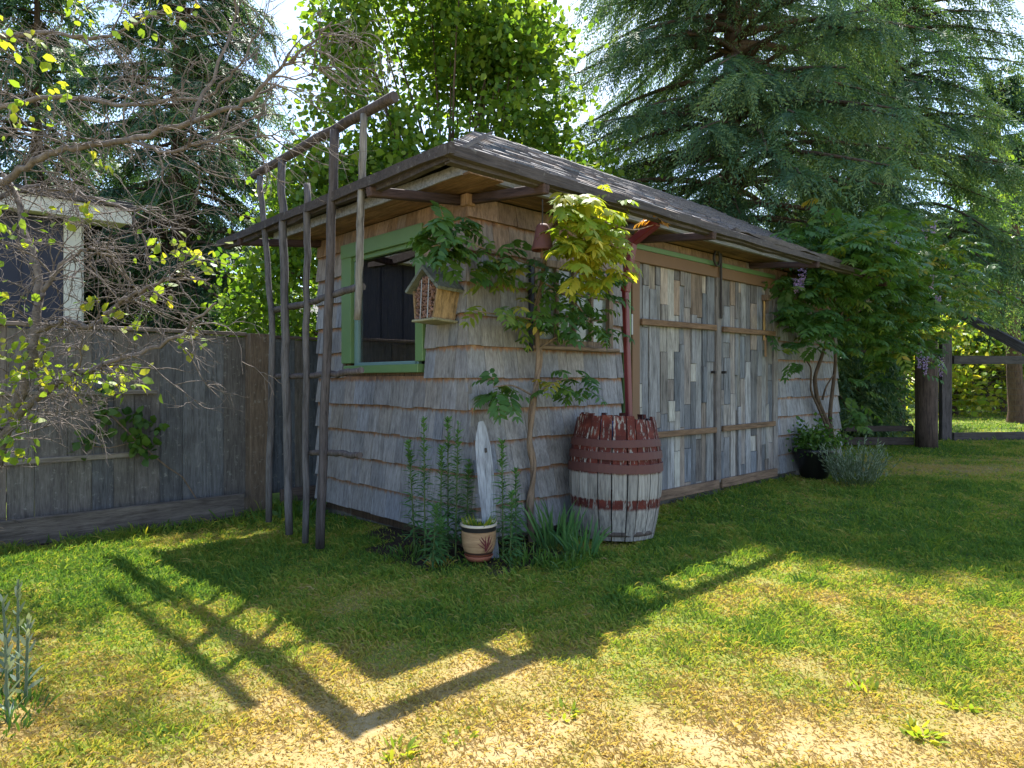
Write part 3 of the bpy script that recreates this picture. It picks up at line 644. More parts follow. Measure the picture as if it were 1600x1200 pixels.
def cones():
    V = []; F = []; r = np.random.default_rng(3)
    t = (1 + 5 ** .5) / 2; ico = nrmz(np.array([(-1, t, 0), (1, t, 0), (-1, -t, 0), (1, -t, 0), (0, -1, t), (0, 1, t), (0, -1, -t), (0, 1, -t), (t, 0, -1), (t, 0, 1), (-t, 0, -1), (-t, 0, 1)], float))
    fi = [(0, 11, 5), (0, 5, 1), (0, 1, 7), (0, 7, 10), (0, 10, 11), (1, 5, 9), (5, 11, 4), (11, 10, 2), (10, 7, 6), (7, 1, 8), (3, 9, 4), (3, 4, 2), (3, 2, 6), (3, 6, 8), (3, 8, 9), (4, 9, 5), (2, 4, 11), (6, 2, 10), (8, 6, 7), (9, 8, 1)]
    for k in range(330):
        z = r.uniform(.02, .28); wy = .085 + .035 * min(z, .2) / .2 if z < .2 else .12 * (.3 - z) / .1
        o = len(V); c = np.array((-.155 + r.uniform(-.012, .012), r.uniform(-wy, wy) * .93, z)); V += list(ico * r.uniform(.008, .014) * r.uniform(.7, 1.2, (12, 1)) + c); F += [[o + i for i in f] for f in fi]
    return tag(obj('pine_cones', V, F, bark('cone_scales', (.1, .055, .045), (.32, .2, .17), (.45, .33, .28), (40, 40, 40)), ih), kind='stuff')
cones()
obj('cone_backing', [(-.14, -.085, .016), (-.14, .085, .016), (-.14, .12, .2), (-.14, 0, .3), (-.14, -.12, .2)], [[0, 1, 2, 3, 4]], M['bark'], ih)
for y in (-.045, .03): board('wire_strip', (-.176, y, .14), (.004, .008, .25), M['steel'], ih, (1, 1, 1))
# iron bell
bell = empty('hanging_bell', L(.16, -.52, 1.885), 0, 'rusty red iron bell hanging in the vine below the eave', 'bell')
lathe('bell_body', [(.068, .0), (.072, .006), (.062, .03), (.052, .07), (.045, .12), (.04, .145), (.028, .16), (.0, .165)], M['rust'], bell, 24)
lathe('clapper', [(0, -.05), (.012, -.045), (.014, -.02), (.006, .0), (.004, .12)], M['brownpaint'], bell, 10); beam('hanger', (0, 0, .16), (0, 0, .31), .008, .008, M['iron'], bell)
# horseshoe above the doors
hs = empty('horseshoe', L(2.955, -.085, 2.245), RZ, 'dark iron horseshoe nailed above the double doors', 'horseshoe')
pts = [(.052 * math.sin(t) * (1 if abs(t) < 2 else .85), 0, -.075 * math.cos(t)) for t in np.linspace(-2.6, 2.6, 22)]
Vt, Ft = tubes([(np.array(pts), .012)], 6); npobj('shoe', Vt, Ft, M['iron'], hs, smooth=True)
# round dark fitting under the eave
lm = empty('eave_fitting', L(1.435, -.2, 2.25), 0, 'small round dark fitting tucked under the eave above the door', 'fitting')
lathe('fitting_body', [(0, -.03), (.045, -.02), (.055, .01), (.05, .045), (.02, .06)], M['iron'], lm, 18)

# --- trellis of bare poles
tr = empty('pole_trellis', L(-.7, .6), RZ, 'tall grey pole trellis with a sloping top beam against the window wall', 'trellis')
def tl(px, py, out=.70):
    k = (px - 800) / FPX; ox, oy = loc2w(-out, 0)[:2]; vx, vy = -uy, ux; t = (k * oy - ox) / (vx - k * vy); Y = oy + t * vy
    return Vector((0, t - .6, EYE + (HOR - py) * Y / FPX))
def pole(name, pp, w, col, h=None, seed=0, dx=0.):
    P = [tl(*q) + Vector((dx, 0, 0)) for q in pp]; r = np.random.default_rng(seed); fine = []
    for a_, b_ in zip(P[:-1], P[1:]):
        for q in range(6): fine.append(np.array(a_.lerp(b_, q / 6)) + r.normal(0, .003, 3))
    fine.append(np.array(P[-1])); n = len(fine)
    rr = w / 2 * np.convolve(r.uniform(.88, 1.12, n + 4), np.ones(5) / 5, 'valid')
    Vt, Ft = tubes([(np.array(fine), rr)], 7); o = npobj(name, Vt, Ft, M['wz'], tr, smooth=False, color=col)
    b = [list(range(7))[::-1], [len(Vt) - 7 + i for i in range(7)]]
    me = o.data; import bmesh; bm = bmesh.new(); bm.from_mesh(me); bm.verts.ensure_lookup_table()
    for f in b: bm.faces.new([bm.verts[i] for i in f])
    bm.to_mesh(me); bm.free(); return o
pc = (.125, .12, .13)
pole('top_beam', [(393, 274), (470, 228), (540, 188), (612, 149)], .062, (.085, .07, .07), seed=1, dx=.02)
pole('upright', [(406, 276), (417, 400), (426, 520), (420, 815)], .046, pc, seed=2)
pole('upright', [(439, 250), (443, 400), (447, 560), (452, 835)], .056, pc, seed=3)
pole('upright', [(480, 288), (479, 420), (478, 600), (477, 848)], .045, pc, seed=4)
pole('upright', [(523, 203), (517, 380), (511, 560), (500, 856)], .058, (.09, .08, .085), seed=5)
pole('upright', [(569, 176), (565, 300), (562, 400), (558, 500)], .044, (.2, .19, .18), seed=6)
pole('rung', [(420, 484), (470, 474), (520, 458), (560, 447)], .046, (.1, .09, .095), seed=7, dx=.03)
pole('rung', [(420, 588), (470, 588), (520, 584), (558, 578)], .042, (.1, .085, .09), seed=8, dx=.03)
pole('rung', [(480, 707), (520, 709), (556, 712)], .04, (.1, .085, .085), seed=9, dx=.03)

# ---------------------------------------------------------------- board fence on the left
fx0 = -6.2
fence = empty('board_fence', loc2w(-1.2, fence_v, 0), RZ, 'tall weathered grey board fence running behind the shed', 'fence')
fa = w2loc(-2.32, 6.09)[0] + 1.2                                   # post position along the fence (local)
rf = np.random.default_rng(31); a = fa + .16 + 1.1
cols = [(.19, .165, .15), (.16, .15, .145), (.21, .19, .17), (.14, .145, .155), (.175, .165, .155)]
xs = []
aa = fa - .085
while aa > -6.0: w = rf.uniform(.145, .21); xs.append((aa - w, aa)); aa -= w
aa = fa + .085
while aa < fa + 1.1: w = rf.uniform(.11, .18); xs.append((aa, aa + w)); aa += w
for a0, a1 in xs:
    c = np.array(cols[rf.integers(5)]) * rf.uniform(.8, 1.2); right = a0 > fa
    if right and rf.random() < .4: c = np.array((.12, .14, .17))
    z0 = .05 + rf.uniform(-.02, .02); z1 = 1.485 + rf.uniform(-.012, .006)
    board('board', ((a0 + a1) / 2, rf.uniform(-.006, .006), (z0 + z1) / 2), (a1 - a0 - .0015, .022, z1 - z0), M['fence'], fence, tuple(c), (0, rf.normal(0, .0015), rf.normal(0, .012)), .003)
board('cap_rail', ((fa - 6) / 2 - .05, -.005, 1.505), (fa + 6 - .1, .09, .03), M['wx'], fence, (.22, .18, .16)); board('cap_rail', (fa + .62, -.005, 1.492), (1.0, .08, .026), M['wx'], fence, (.14, .11, .1))
board('post', (fa, -.05, .7), (.2, .14, 1.62), M['fence'], fence, (.17, .13, .10)); board('post', (fa - 2.7, .07, .7), (.12, .1, 1.55), M['fence'], fence, (.15, .12, .1))
board('slat', (fa - 1.68, -.03, 1.0), (1.7, .025, .035), M['wx'], fence, (.27, .24, .21)); board('slat', (fa - 1.85, -.03, .50), (1.7, .025, .04), M['wx'], fence, (.27, .24, .21))
board('slat', (fa - 1.2, -.028, .82), (.03, .02, .33), M['wz'], fence, (.24, .2, .17)); board('back_rail', ((fa - 6) / 2 + .5, .035, .25), (fa + 7, .04, .08), M['wx'], fence, (.12, .1, .09)); board('back_rail', ((fa - 6) / 2 + .5, .035, 1.3), (fa + 7, .04, .08), M['wx'], fence, (.12, .1, .09))
ed = empty('timber_edging', loc2w(-1.2, fence_v - .22, 0), RZ, 'low timber edging board along the foot of the fence', 'edging')
board('edging_board', ((fa - 6.2) / 2 - .1, 0, .0), (fa + 6.0, .045, .24), M['wx'], ed, (.15, .13, .12)); board('edging_end', (fa + .55, .1, .02), (.75, .04, .16), M['wx'], ed, (.13, .1, .09))
# creeper on the fence
def blob_leaves(lv, c, n, sig, size, six=True, facing=None, tint=(0, 1), r=rng):
    P = c + r.normal(0, 1, (n, 3)) * np.array(sig); D = rdir(n, r); D[:, 2] -= .35
    N = rdir(n, r) + (np.array(facing) if facing is not None else np.array((0, 0, .6)))
    L_ = r.uniform(.55, 1.3, n) * size; lv.add(P, D, N, L_, L_ * r.uniform(.62, .85, n), r.uniform(tint[0], tint[1], n), six=six, fold=.12)
ck = empty('fence_creeper', loc2w(-2.2, fence_v - .06, 0), 0, 'leafy green creeper climbing the slats of the fence', 'creeper'); ckl = np.array(ck.location)
lv = Leaves()
for px, py, n in ((128, 690, 14), (148, 680, 12), (160, 640, 18), (158, 668, 12), (165, 612, 8), (210, 650, 16), (205, 680, 18), (225, 690, 22), (232, 663, 12), (215, 705, 14), (245, 662, 5)):
    blob_leaves(lv, W(px, py, 5.06 + (px - 128) / 118 * .37) - ckl, n, (.05, .03, .05), .075, facing=(.4, -1, .3))
lv.build('foliage', M['leaf_ivy'], ck)
Vt, Ft = tubes([(np.array([W(262, 730, 5.5), W(240, 712, 5.42), W(215, 690, 5.33), W(180, 655, 5.22), W(160, 640, 5.15)]) - ckl, .007), (np.array([W(320, 800, 5.72), W(285, 745, 5.6), W(262, 730, 5.5)]) - ckl, .006), (np.array([W(215, 690, 5.33), W(170, 700, 5.2), W(128, 695, 5.05)]) - ckl, .005)], 5); npobj('stems', Vt, Ft, M['vine'], ck)

# ---------------------------------------------------------------- neighbouring houses
nb = empty('neighbour_house', (-5.85, 9.1, 0), RZ, 'dark navy neighbouring house with white corner board behind the fence', 'house')
board('wall', (-3.6, 2.0, 1.6), (7.2, 4.0, 3.5), M['navy'], nb, (1, 1, 1))
for x in (-.09, -2.3, -4.6): board('corner_board', (x, -.02, 1.6), (.2, .06, 3.4), M['white'], nb, (1, 1, 1))
board('side_board', (.02, .12, 1.6), (.06, .18, 3.4), M['white'], nb, (1, 1, 1))
board('fascia', (-3.2, -.3, 3.33), (7.5, .05, .2), M['white'], nb, (1, 1, 1)); board('soffit', (-3.2, -.02, 3.27), (7.45, .5, .03), M['white'], nb, (1, 1, 1)); board('flashing', (-3.2, -.31, 3.46), (7.6, .13, .05), M['iron'], nb, (1, 1, 1))
board('roof_slab', (-3.2, 2., 3.5), (7.55, 4.6, .08), M['iron'], nb, (1, 1, 1))
for k in range(14): board('cladding_joint', (-6.9 + k * .48, -.006, 1.6), (.02, .02, 3.3), M['navy'], nb, (1, 1, 1))
fh = empty('far_house', (-4.5, 15.5, 0), 0, 'small cream and ochre house glimpsed over the fence beside the shed', 'house')
board('wall', (0, 1, 1.15), (2.2, 2, 2.3), M['ochre'], fh, (1, 1, 1)); board('white_bay', (.55, -.06, 1.2), (.9, .2, 2.4), M['white'], fh, (1, 1, 1))
obj('roof', [(-1.3, -.25, 2.3), (1.3, -.25, 2.3), (1.3, 1, 3.0), (-1.3, 1, 3.0), (1.3, 2.2, 2.3), (-1.3, 2.2, 2.3)], [[0, 1, 2, 3], [3, 2, 4, 5], [1, 4, 2], [0, 3, 5], [0, 5, 4, 1]], M['iron'], fh)

# ---------------------------------------------------------------- garden gate on the right
gp = W(1447.5, 700, 10.79); gp[2] = gz(gp[0], gp[1])
gpost = empty('gate_post', gp, 0, 'thick dark round gate post under the hanging wisteria', 'post')
lathe('post_body', [(.0, -.05), (.165, -.05), (.16, .4), (.165, 1.0), (.158, 1.74), (.14, 1.78), (0, 1.785)], M['wz'], gpost, 16, (.10, .07, .06))
for z in (1.5, .09, .24)[:1]: board('fence_rail', (-.62, .1, 1.53), (1.0, .06, .09), M['wx'], gpost, (.07, .055, .05))
board('low_rail', (-.7, .12, .3), (1.1, .06, .09), M['wx'], gpost, (.07, .055, .05)); board('low_rail', (-.7, .1, .1), (1.1, .06, .12), M['wx'], gpost, (.07, .055, .05))
g0 = W(1477, 686, 12.2); g0[2] = gz(g0[0], g0[1]); gate = empty('garden_gate', g0, R(8), 'open wooden frame gate with wire mesh beyond the thick post', 'gate')
board('stile', (0, 0, .98), (.2, .09, 1.98), M['wz'], gate, (.10, .085, .085)); board('stile', (2.6, 0, .8), (.2, .09, 1.6), M['wz'], gate, (.10, .085, .085))
board('top_rail', (1.35, .0, 1.46), (2.4, .07, .15), M['wx'], gate, (.08, .07, .07)); board('bottom_rail', (1.35, .0, .06), (2.4, .07, .15), M['wx'], gate, (.09, .075, .07))
wires = [(np.array([(.1, 0, z), (2.5, 0, z)]), .0022) for z in np.arange(.2, 1.4, .105)] + [(np.array([(x, 0, .12), (x, 0, 1.4)]), .0016) for x in np.arange(.25, 2.5, .3)]
Vt, Ft = tubes(wires, 4); npobj('wire_mesh', Vt, Ft, M['iron'], gate)
b0, b1 = W(1498, 490, 11.3), W(1640, 566, 10.2); bo = empty('sloping_beam', b1 * np.array((1, 1, 0)), 0, 'dark timber rail sloping down to the right above the gate', 'beam')
beam('rail', np.array(b0) - np.array(bo.location), np.array(b1) - np.array(bo.location), .1, .14, M['wz'], bo, (.07, .065, .07)); board('support', (0.05, .1, .7), (.12, .12, 1.5), M['wz'], bo, (.08, .07, .07))

# ---------------------------------------------------------------- trees
def conifer(name, base, H_, Rmax, label, mat, seed, nb=95, z0=1.2, droop=.35, hang=.45, spray=22, leafl=.12, leafw=.02, fl=12, trunk=.2, cat='tree', power=.75, low=1.):
    r = np.random.default_rng(seed); t = empty(name, base, 0, label, cat); lv = Leaves(); limbs = []
    zz = np.linspace(-.1, H_, 14); tp = np.stack([r.normal(0, .03, 14).cumsum() * .5, r.normal(0, .03, 14).cumsum() * .5, zz], 1)
    Vt, Ft = tubes([(tp, trunk * (1 - .93 * zz.clip(0) / H_))], 9); npobj('trunk', Vt, Ft, M['bark'], t, smooth=True)
    for k in range(nb):
        q = (k + r.random()) / nb; z = z0 + (H_ - z0) * q ** 1.15; az = r.uniform(0, 6.283); Lb = Rmax * (1 - (z - z0) / (H_ - z0 + .3)) ** power * r.uniform(.55, 1.12) * (low + (1 - low) * float(sstep(z0, z0 + 2.6, z))) + .15
        s = np.linspace(0, 1, 8); hd = np.array((math.cos(az), math.sin(az), 0)); up = r.uniform(.0, .25)
        P = hd * (s * Lb)[:, None] + np.array((0, 0, 1.)) * (z + Lb * (up * s - droop * s ** 2 * 1.3 + .22 * droop * s ** 4))[:, None]
        sdv = np.array((-hd[1], hd[0], 0)); P += sdv * (r.normal(0, .12) * Lb * s ** 2)[:, None]
        limbs.append((P, (.012 + .016 * Lb) * (1 - .85 * s)))
        tb = r.normal(0, .12); m = max(4, int(spray * (.35 + Lb / Rmax)))
        st = np.sqrt(r.uniform(.03, 1, m)); bp = np.stack([np.interp(st, s, P[:, j]) for j in range(3)], 1)
        side = r.choice([-1, 1], m)[:, None]; out = hd * r.uniform(.2, .9, (m, 1)) + sdv * side * r.uniform(.1, 1.1, (m, 1)); out[:, 2] = -r.uniform(.1, .6, m)
        out = nrmz(out); Ls = hang * r.uniform(.5, 1.35, m) * (.55 + .45 * (1 - st * .4))
        for i in range(m):
            f = (np.arange(fl) + .6) / fl; dr = Ls[i] * droop * 1.6
            sp = bp[i] + out[i] * (f * Ls[i])[:, None] + np.array((0, 0, -1.)) * (dr * f ** 2)[:, None]
            dirn = nrmz(out[i] + np.array((0, 0, -1.)) * (2 * dr / Ls[i] * f)[:, None]); sd = nrmz(np.cross(dirn, r.normal(0, 1, 3) * .5 + np.array((0, 0, 1.))))
            sg = np.where(np.arange(fl) % 2, 1, -1)[:, None]; D = dirn + sd * sg * r.uniform(.35, .9, (fl, 1)); N = np.cross(dirn, sd) + r.normal(0, .35, (fl, 3))
            tl_ = np.clip(r.normal(.42, .2) + tb + .35 * f + r.normal(0, .1, fl), 0, 1)
            lv.add(sp, D, N, leafl * r.uniform(.7, 1.4, fl) * (1.15 - .5 * f), leafw * r.uniform(.8, 1.3, fl), tl_)
    Vt, Ft = tubes(limbs, 5); npobj('limbs', Vt, Ft, M['bark'], t); lv.build('crown', M[mat], t); return t
def broadleaf(name, base, lobes, label, mat, seed, nclump, per, size, trunk=.16, sig=.2, cat='tree', tint=(0, 1), gap=.42, height=3.):
    r = np.random.default_rng(seed); t = empty(name, base, 0, label, cat); lv = Leaves(); paths = []; C_ = []
    wts = np.array([l[1][0] * l[1][1] * l[1][2] for l in lobes]); wts /= wts.sum()
    while len(C_) < nclump:
        c, rad = lobes[r.choice(len(lobes), p=wts)]; d = rdir(1, r)[0] * r.uniform(.3, 1.) ** .6
        p = np.array(c) + d * np.array(rad)
        if p[2] > .3 and vnoise(p[0] * 1.3 + p[1] * .7 + 50, p[2] * 1.2 + 50, .8, seed) > gap * .75: C_.append(p)
    C_ = np.array(C_); top = np.array((0, 0, height)); zt = np.linspace(-.1, 1, 9)
    spine = np.stack([r.normal(0, .04, 9).cumsum(), r.normal(0, .04, 9).cumsum(), zt * height], 1); paths.append((spine, trunk * (1 - .5 * zt.clip(0))))
    for c in C_[::max(1, nclump // 110)]:
        s0 = spine[r.integers(3, 9)]; s = np.linspace(0, 1, 6)[:, None]; m = (s0 + c) / 2 + r.normal(0, .15, 3) + np.array((0, 0, -.15)); P = s0 * (1 - s) ** 2 + 2 * m * s * (1 - s) + c * s ** 2
        paths.append((P, .035 * (1 - .8 * s[:, 0]) * (trunk / .16)))
    for c in C_: blob_leaves(lv, c, int(per * r.uniform(.6, 1.4)), (sig, sig, sig * .8), size * r.uniform(.75, 1.2), six=True, tint=tuple(np.clip(np.array(tint) * .7 + .28 + r.normal(0, .2), 0, 1)), r=r)
    Vt, Ft = tubes(paths, 6); npobj('trunk', Vt, Ft, M['bark'], t, smooth=True); lv.build('crown', M[mat], t); return t
broadleaf('broadleaf_tree', (-.8, 9.3, -.05), [((.1, 0, 4.4), (2.15, 1.2, 2.0)), ((-1.5, 0, 3.0), (1.2, 1., 1.3)), ((1.2, .2, 3.3), (1.1, 1, 1.1)), ((-.3, .2, 5.9), (1.7, 1.2, 1.3)), ((-2.5, .3, 2.2), (.8, .7, 1.2))], 'bright green leafy tree rising behind the shed roof', 'leaf_tree', 5, 1750, 27, .1, .13, .2, gap=.42, height=3.2)
conifer('spruce_tree', (-10.2, 14.5, 0), 11., 3.0, 'dark spruce behind the navy house at the left edge', 'leaf_spruce', 23, nb=200, z0=1., droop=.28, hang=.55, spray=34, leafl=.14, leafw=.04, fl=12, trunk=.22)
conifer('spruce_tree', (-6.2, 12.6, 0), 11.5, 3.3, 'dark spruce standing behind the fence on the left', 'leaf_spruce', 3, nb=340, z0=.4, droop=.3, hang=.52, spray=50, leafl=.1, leafw=.026, fl=16, trunk=.24)
conifer('cedar_tree', (3.9, 11.6, 0), 13.5, 3.9, 'big drooping cedar rising behind the shed roof', 'leaf_cedar', 8, nb=350, z0=2.3, droop=.36, hang=.72, spray=54, leafl=.095, leafw=.019, fl=22, trunk=.24, power=.55, low=.5)
conifer('cedar_tree', (8.1, 14.2, 0), 11., 3.4, 'pale green weeping cedar hanging over the garden gate', 'leaf_cedar', 12, nb=190, z0=3.2, droop=.42, hang=.85, spray=40, leafl=.11, leafw=.024, fl=20, trunk=.2, power=.6)
conifer('spruce_tree', (15.6, 21.5, 0), 11., 2.9, 'bushy conifer at the right edge against the sky', 'leaf_spruce', 14, nb=170, z0=1., droop=.15, hang=.45, spray=32, leafl=.16, leafw=.06, fl=10, trunk=.2)
conifer('cedar_tree', (6.3, 13.6, 0), 5.0, 1.55, 'low dark cedar filling the gap behind the right end of the shed', 'leaf_cedar', 15, nb=150, z0=.2, droop=.6, hang=.6, spray=34, leafl=.15, leafw=.04, fl=12, trunk=.12)
broadleaf('garden_bush', (13.2, 20, .1), [((0, 0, 1.3), (3.4, 1.2, 1.5))], 'sunlit yellow green bushes seen through the gate', 'leaf_lime', 16, 150, 34, .17, .1, .3, cat='bush', height=1.2)
broadleaf('garden_tree', (19.0, 27, .1), [((0, 0, 4.2), (6., 2, 4.0))], 'tall green tree far behind the gate', 'leaf_tree', 17, 260, 34, .26, .3, .45, height=2.5)
broadleaf('garden_tree', (-3.4, 19, .1), [((0, 0, 2.4), (4.2, 1.5, 2.4))], 'leafy tree far behind the fence and the shed', 'leaf_tree', 18, 260, 30, .2, .2, .36, height=1.8)
broadleaf('garden_tree', (-13.5, 22, .1), [((0, 0, 3.4), (5., 2, 3.4))], 'tree beyond the navy house', 'leaf_tree', 19, 200, 30, .24, .2, .42, height=2.4)
broadleaf('garden_tree', (7., 24, .1), [((0, 0, 2.8), (4.5, 2, 2.8))], 'tree far behind the cedar and the shed', 'leaf_tree', 20, 220, 30, .24, .2, .42, height=2.4)
tk = empty('tree_trunk', W(1590, 640, 17.) * np.array((1, 1, 0)), 0, 'thick brown trunk standing on the lawn beyond the gate', 'tree')
Vt, Ft = tubes([(np.array([(0, 0, -.1), (0, 0, .3), (-.08, 0, 1.2), (-.12, 0, 2.6), (-.05, 0, 5)]), [.27, .2, .17, .15, .1])], 12); npobj('trunk', Vt, Ft, bark('red_bark', (.05, .03, .024), (.14, .085, .06)), tk, smooth=True)
lv = Leaves(); blob_leaves(lv, np.array((0, 0, 4.6)), 900, (.9, .9, .9), .16, six=False); lv.build('crown', M['leaf_tree'], tk)

# --- bare lichened tree at the left edge
def bare_tree():
    r = np.random.default_rng(77); b0 = W(-75, 905, 4.25); b0[2] = gz(b0[0], b0[1]); t = empty('bare_tree', b0, 0, 'half bare lichened tree with tangled grey twigs at the left edge', 'tree'); b0 = np.array(b0)
    limbs = [
        ([(-75, 905, 4.25), (-40, 800, 4.3), (5, 690, 4.25), (38, 600, 4.2), (55, 520, 4.2), (62, 440, 4.25), (40, 350, 4.35), (10, 270, 4.4)], .042, .016),
        ([(8, 680, 4.2), (55, 620, 4.1), (90, 596, 4.0), (150, 574, 3.95), (233, 547, 3.9), (295, 514, 3.85), (340, 470, 3.8)], .026, .006),
        ([(55, 520, 4.2), (100, 500, 4.1), (147, 510, 4.0), (190, 470, 3.95), (227, 450, 3.9), (267, 433, 3.9), (330, 440, 3.8)], .02, .005),
        ([(60, 470, 4.2), (90, 420, 4.2), (135, 385, 4.15), (170, 400, 4.1)], .016, .006),
        ([(-75, 905, 4.25), (-110, 700, 4.4), (-90, 480, 4.5), (-40, 330, 4.45), (30, 262, 4.3), (100, 232, 4.2), (200, 218, 4.1), (300, 190, 4.0), (385, 160, 3.9), (430, 112, 3.9), (480, 75, 3.8), (520, 32, 3.8)], .032, .005),
        ([(-40, 330, 4.45), (40, 290, 4.6), (120, 300, 4.6), (200, 330, 4.5), (260, 330, 4.4)], .018, .005),
        ([(-90, 480, 4.5), (-70, 250, 4.7), (0, 165, 4.7), (100, 150, 4.6), (200, 165, 4.5), (330, 150, 4.4), (372, 105, 4.3), (410, 40, 4.3)], .022, .005),
        ([(-70, 250, 4.7), (-30, 60, 4.8), (70, 50, 4.7), (160, 62, 4.6), (250, 20, 4.5)], .024, .006),
        ([(200, 218, 4.1), (260, 240, 4.0), (320, 225, 4.0), (390, 215, 3.9), (450, 205, 3.9)], .012, .003),
        ([(300, 190, 4.0), (360, 60, 4.1), (375, -10, 4.1)], .012, .004),
        ([(420, 118, 3.9), (470, 125, 3.9), (530, 95, 3.85)], .008, .002), ([(450, 95, 3.85), (500, 70, 3.8), (540, 60, 3.8)], .007, .002)]
    paths = []; nodes = []
    def fine(pp, k=6):
        P = np.array([W(*q) for q in pp]); s = np.arange(len(P)); q = np.linspace(0, len(P) - 1, (len(P) - 1) * k + 1); F_ = np.stack([np.interp(q, s, P[:, j]) for j in range(3)], 1)
        F_[1:-1] = (F_[:-2] + 2 * F_[1:-1] + F_[2:]) / 4; F_ += r.normal(0, .008, F_.shape); return F_
    for pp, r0, r1 in limbs:
        P = fine(pp); paths.append((P, np.linspace(r0, r1, len(P)))); nodes.append(P)
    def twig(p, d, Lg, rad, lvl):
        n = 7; P = [p]; d = d / np.linalg.norm(d); curl = r.normal(0, .35, 3)
        for i in range(n):
            d = d + r.normal(0, .2, 3) + curl * .22 + np.array((0, 0, -.05)); d /= np.linalg.norm(d); P.append(P[-1] + d * Lg / n)
        P = np.array(P); paths.append((P, np.linspace(rad, rad * .3, n + 1)))
        if lvl < 2:
            for q in range(r.integers(2, 5 if lvl == 0 else 4)):
                i = r.integers(1, n); dd = (P[i] - P[i - 1]); dd = dd / np.linalg.norm(dd) + rdir(1, r)[0] * .9; twig(P[i], dd, Lg * r.uniform(.35, .7), rad * .62, lvl + 1)
        return P[-1]
    for P in nodes:
        T = np.gradient(P, axis=0); n = len(P)
        for i in range(3, n):
            if P[i][0] / P[i][1] < -.83 or (P[i][0] / P[i][1] > -.47 and r.random() < .5) or (P[i][2] < 1.75 and r.random() < .4): continue
            for q in range(r.integers(1, 3)):
                d = T[i] / np.linalg.norm(T[i]) * r.uniform(.2, 1.) + rdir(1, r)[0] * .9 + np.array((.25, 0, -.05)); twig(P[i], d, r.uniform(.22, .62), r.uniform(.0035, .0065), 0)
    Vt, Ft = tubes([(P, q) for P, q in paths if np.max(q) > .011], 8); npobj('trunk', Vt - b0, Ft, M['twig'], t, smooth=True)
    Vt, Ft = tubes([(P, q) for P, q in paths if np.max(q) <= .011], 4); npobj('twigs', Vt - b0, Ft, M['twig'], t); print('twigs', len(paths))
    lv = Leaves()
    for px, py, n, s in ((15, 340, 12, .09), (35, 370, 10, .08), (8, 480, 12, .08), (20, 545, 16, .09), (70, 570, 24, .1), (40, 590, 14, .08), (110, 592, 16, .07), (170, 585, 16, .06), (195, 600, 12, .05), (130, 590, 10, .05), (20, 650, 16, .07), (10, 690, 12, .07), (140, 470, 5, .03), (245, 455, 6, .04), (300, 535, 8, .04), (205, 515, 6, .04), (180, 488, 6, .03), (250, 400, 9, .06), (330, 410, 12, .07), (290, 380, 7, .05), (140, 325, 7, .04), (110, 340, 6, .04), (70, 90, 14, .08), (40, 180, 12, .08), (130, 20, 12, .08), (210, 30, 10, .06), (10, 60, 10, .08), (90, 145, 8, .05), (160, 255, 5, .04), (280, 15, 8, .06), (30, 710, 8, .05), (310, 420, 6, .04)):
        blob_leaves(lv, W(px, py, 4.0 + r.uniform(-.15, .3)) - b0, int(n * 1.7), (s, s, s * .8), .058, tint=(.2, .9), r=r)
    lv.build('leaves', M['leaf_lime'], t)
bare_tree()

# ---------------------------------------------------------------- wisteria
def pinnate(lv, p, d, Lr, r, n=6, tint=.4, size=.06, droop=.7):
    """one compound leaf: paired leaflets along a drooping stalk"""
    d = d / np.linalg.norm(d); f = np.repeat((np.arange(n) + 1) / n, 2); f = np.append(f, 1.)
    dn = np.array((0, 0, -1.)); P = p + d * (f * Lr)[:, None] + dn * (droop * .5 * Lr * f ** 2)[:, None]
    T = nrmz(d + dn * (droop * f)[:, None]); sd = np.cross(d, (0, 0, 1.)) + r.normal(0, .2, 3); sd /= np.linalg.norm(sd) + 1e-9
    sg = np.where(np.arange(2 * n + 1) % 2, 1., -1.)[:, None]; sg[-1] = 0
    D = T * .55 + sd * sg + dn * r.uniform(.1, .55, (2 * n + 1, 1)); N = np.cross(sd, T); N = N * np.sign(N[2] if N.ndim == 1 else N[:, 2:3] + 1e-6) + r.normal(0, .25, (2 * n + 1, 3))
    L_ = size * r.uniform(.8, 1.25, 2 * n + 1) * (.75 + .5 * np.sin(math.pi * f)); lv.add(P, D, N, L_, L_ * .42, np.clip(tint + r.normal(0, .07, 2 * n + 1), 0, 1), six=True, fold=.1, droop=.12)
def raceme(lv, p, Lg, r, n=60):
    f = r.random(n); az = r.uniform(0, 6.28, n); rad = .035 * (1 - f * .75); P = p + np.stack([np.cos(az) * rad, np.sin(az) * rad, -f * Lg], 1)
    lv.add(P, rdir(n, r), rdir(n, r), .022, .018, r.random(n))
fv = empty('wisteria_vine', L(.44, -.16), 0, 'wisteria vine trained up the shed corner around the bell', 'vine'); fo = np.array(fv.location)
def Lw(px, py, out):                                              # world point on a plane parallel to the door wall
    k = (px - 800) / FPX; ox, oy = loc2w(0, -out)[:2]; t = (k * oy - ox) / (ux - k * uy); Y = oy + t * uy; return W(px, py, Y)
stem = [(830, 858), (828, 800), (834, 740), (826, 690), (836, 620), (842, 560), (838, 500), (846, 440), (850, 400), (868, 350), (890, 320)]
tr_ = np.array([Lw(x, y, .14 + .0 * i) for i, (x, y) in enumerate(stem)]); tr_[-3:] = [Lw(850, 400, .25), Lw(868, 350, .42), Lw(895, 325, .58)]
def smooth(P, k=5):
    s = np.arange(len(P)); q = np.linspace(0, len(P) - 1, (len(P) - 1) * k + 1); F_ = np.stack([np.interp(q, s, P[:, j]) for j in range(3)], 1)
    for _ in range(2): F_[1:-1] = (F_[:-2] + 2 * F_[1:-1] + F_[2:]) / 4
    return F_
rw = np.random.default_rng(9); P1 = smooth(tr_); n = len(P1)
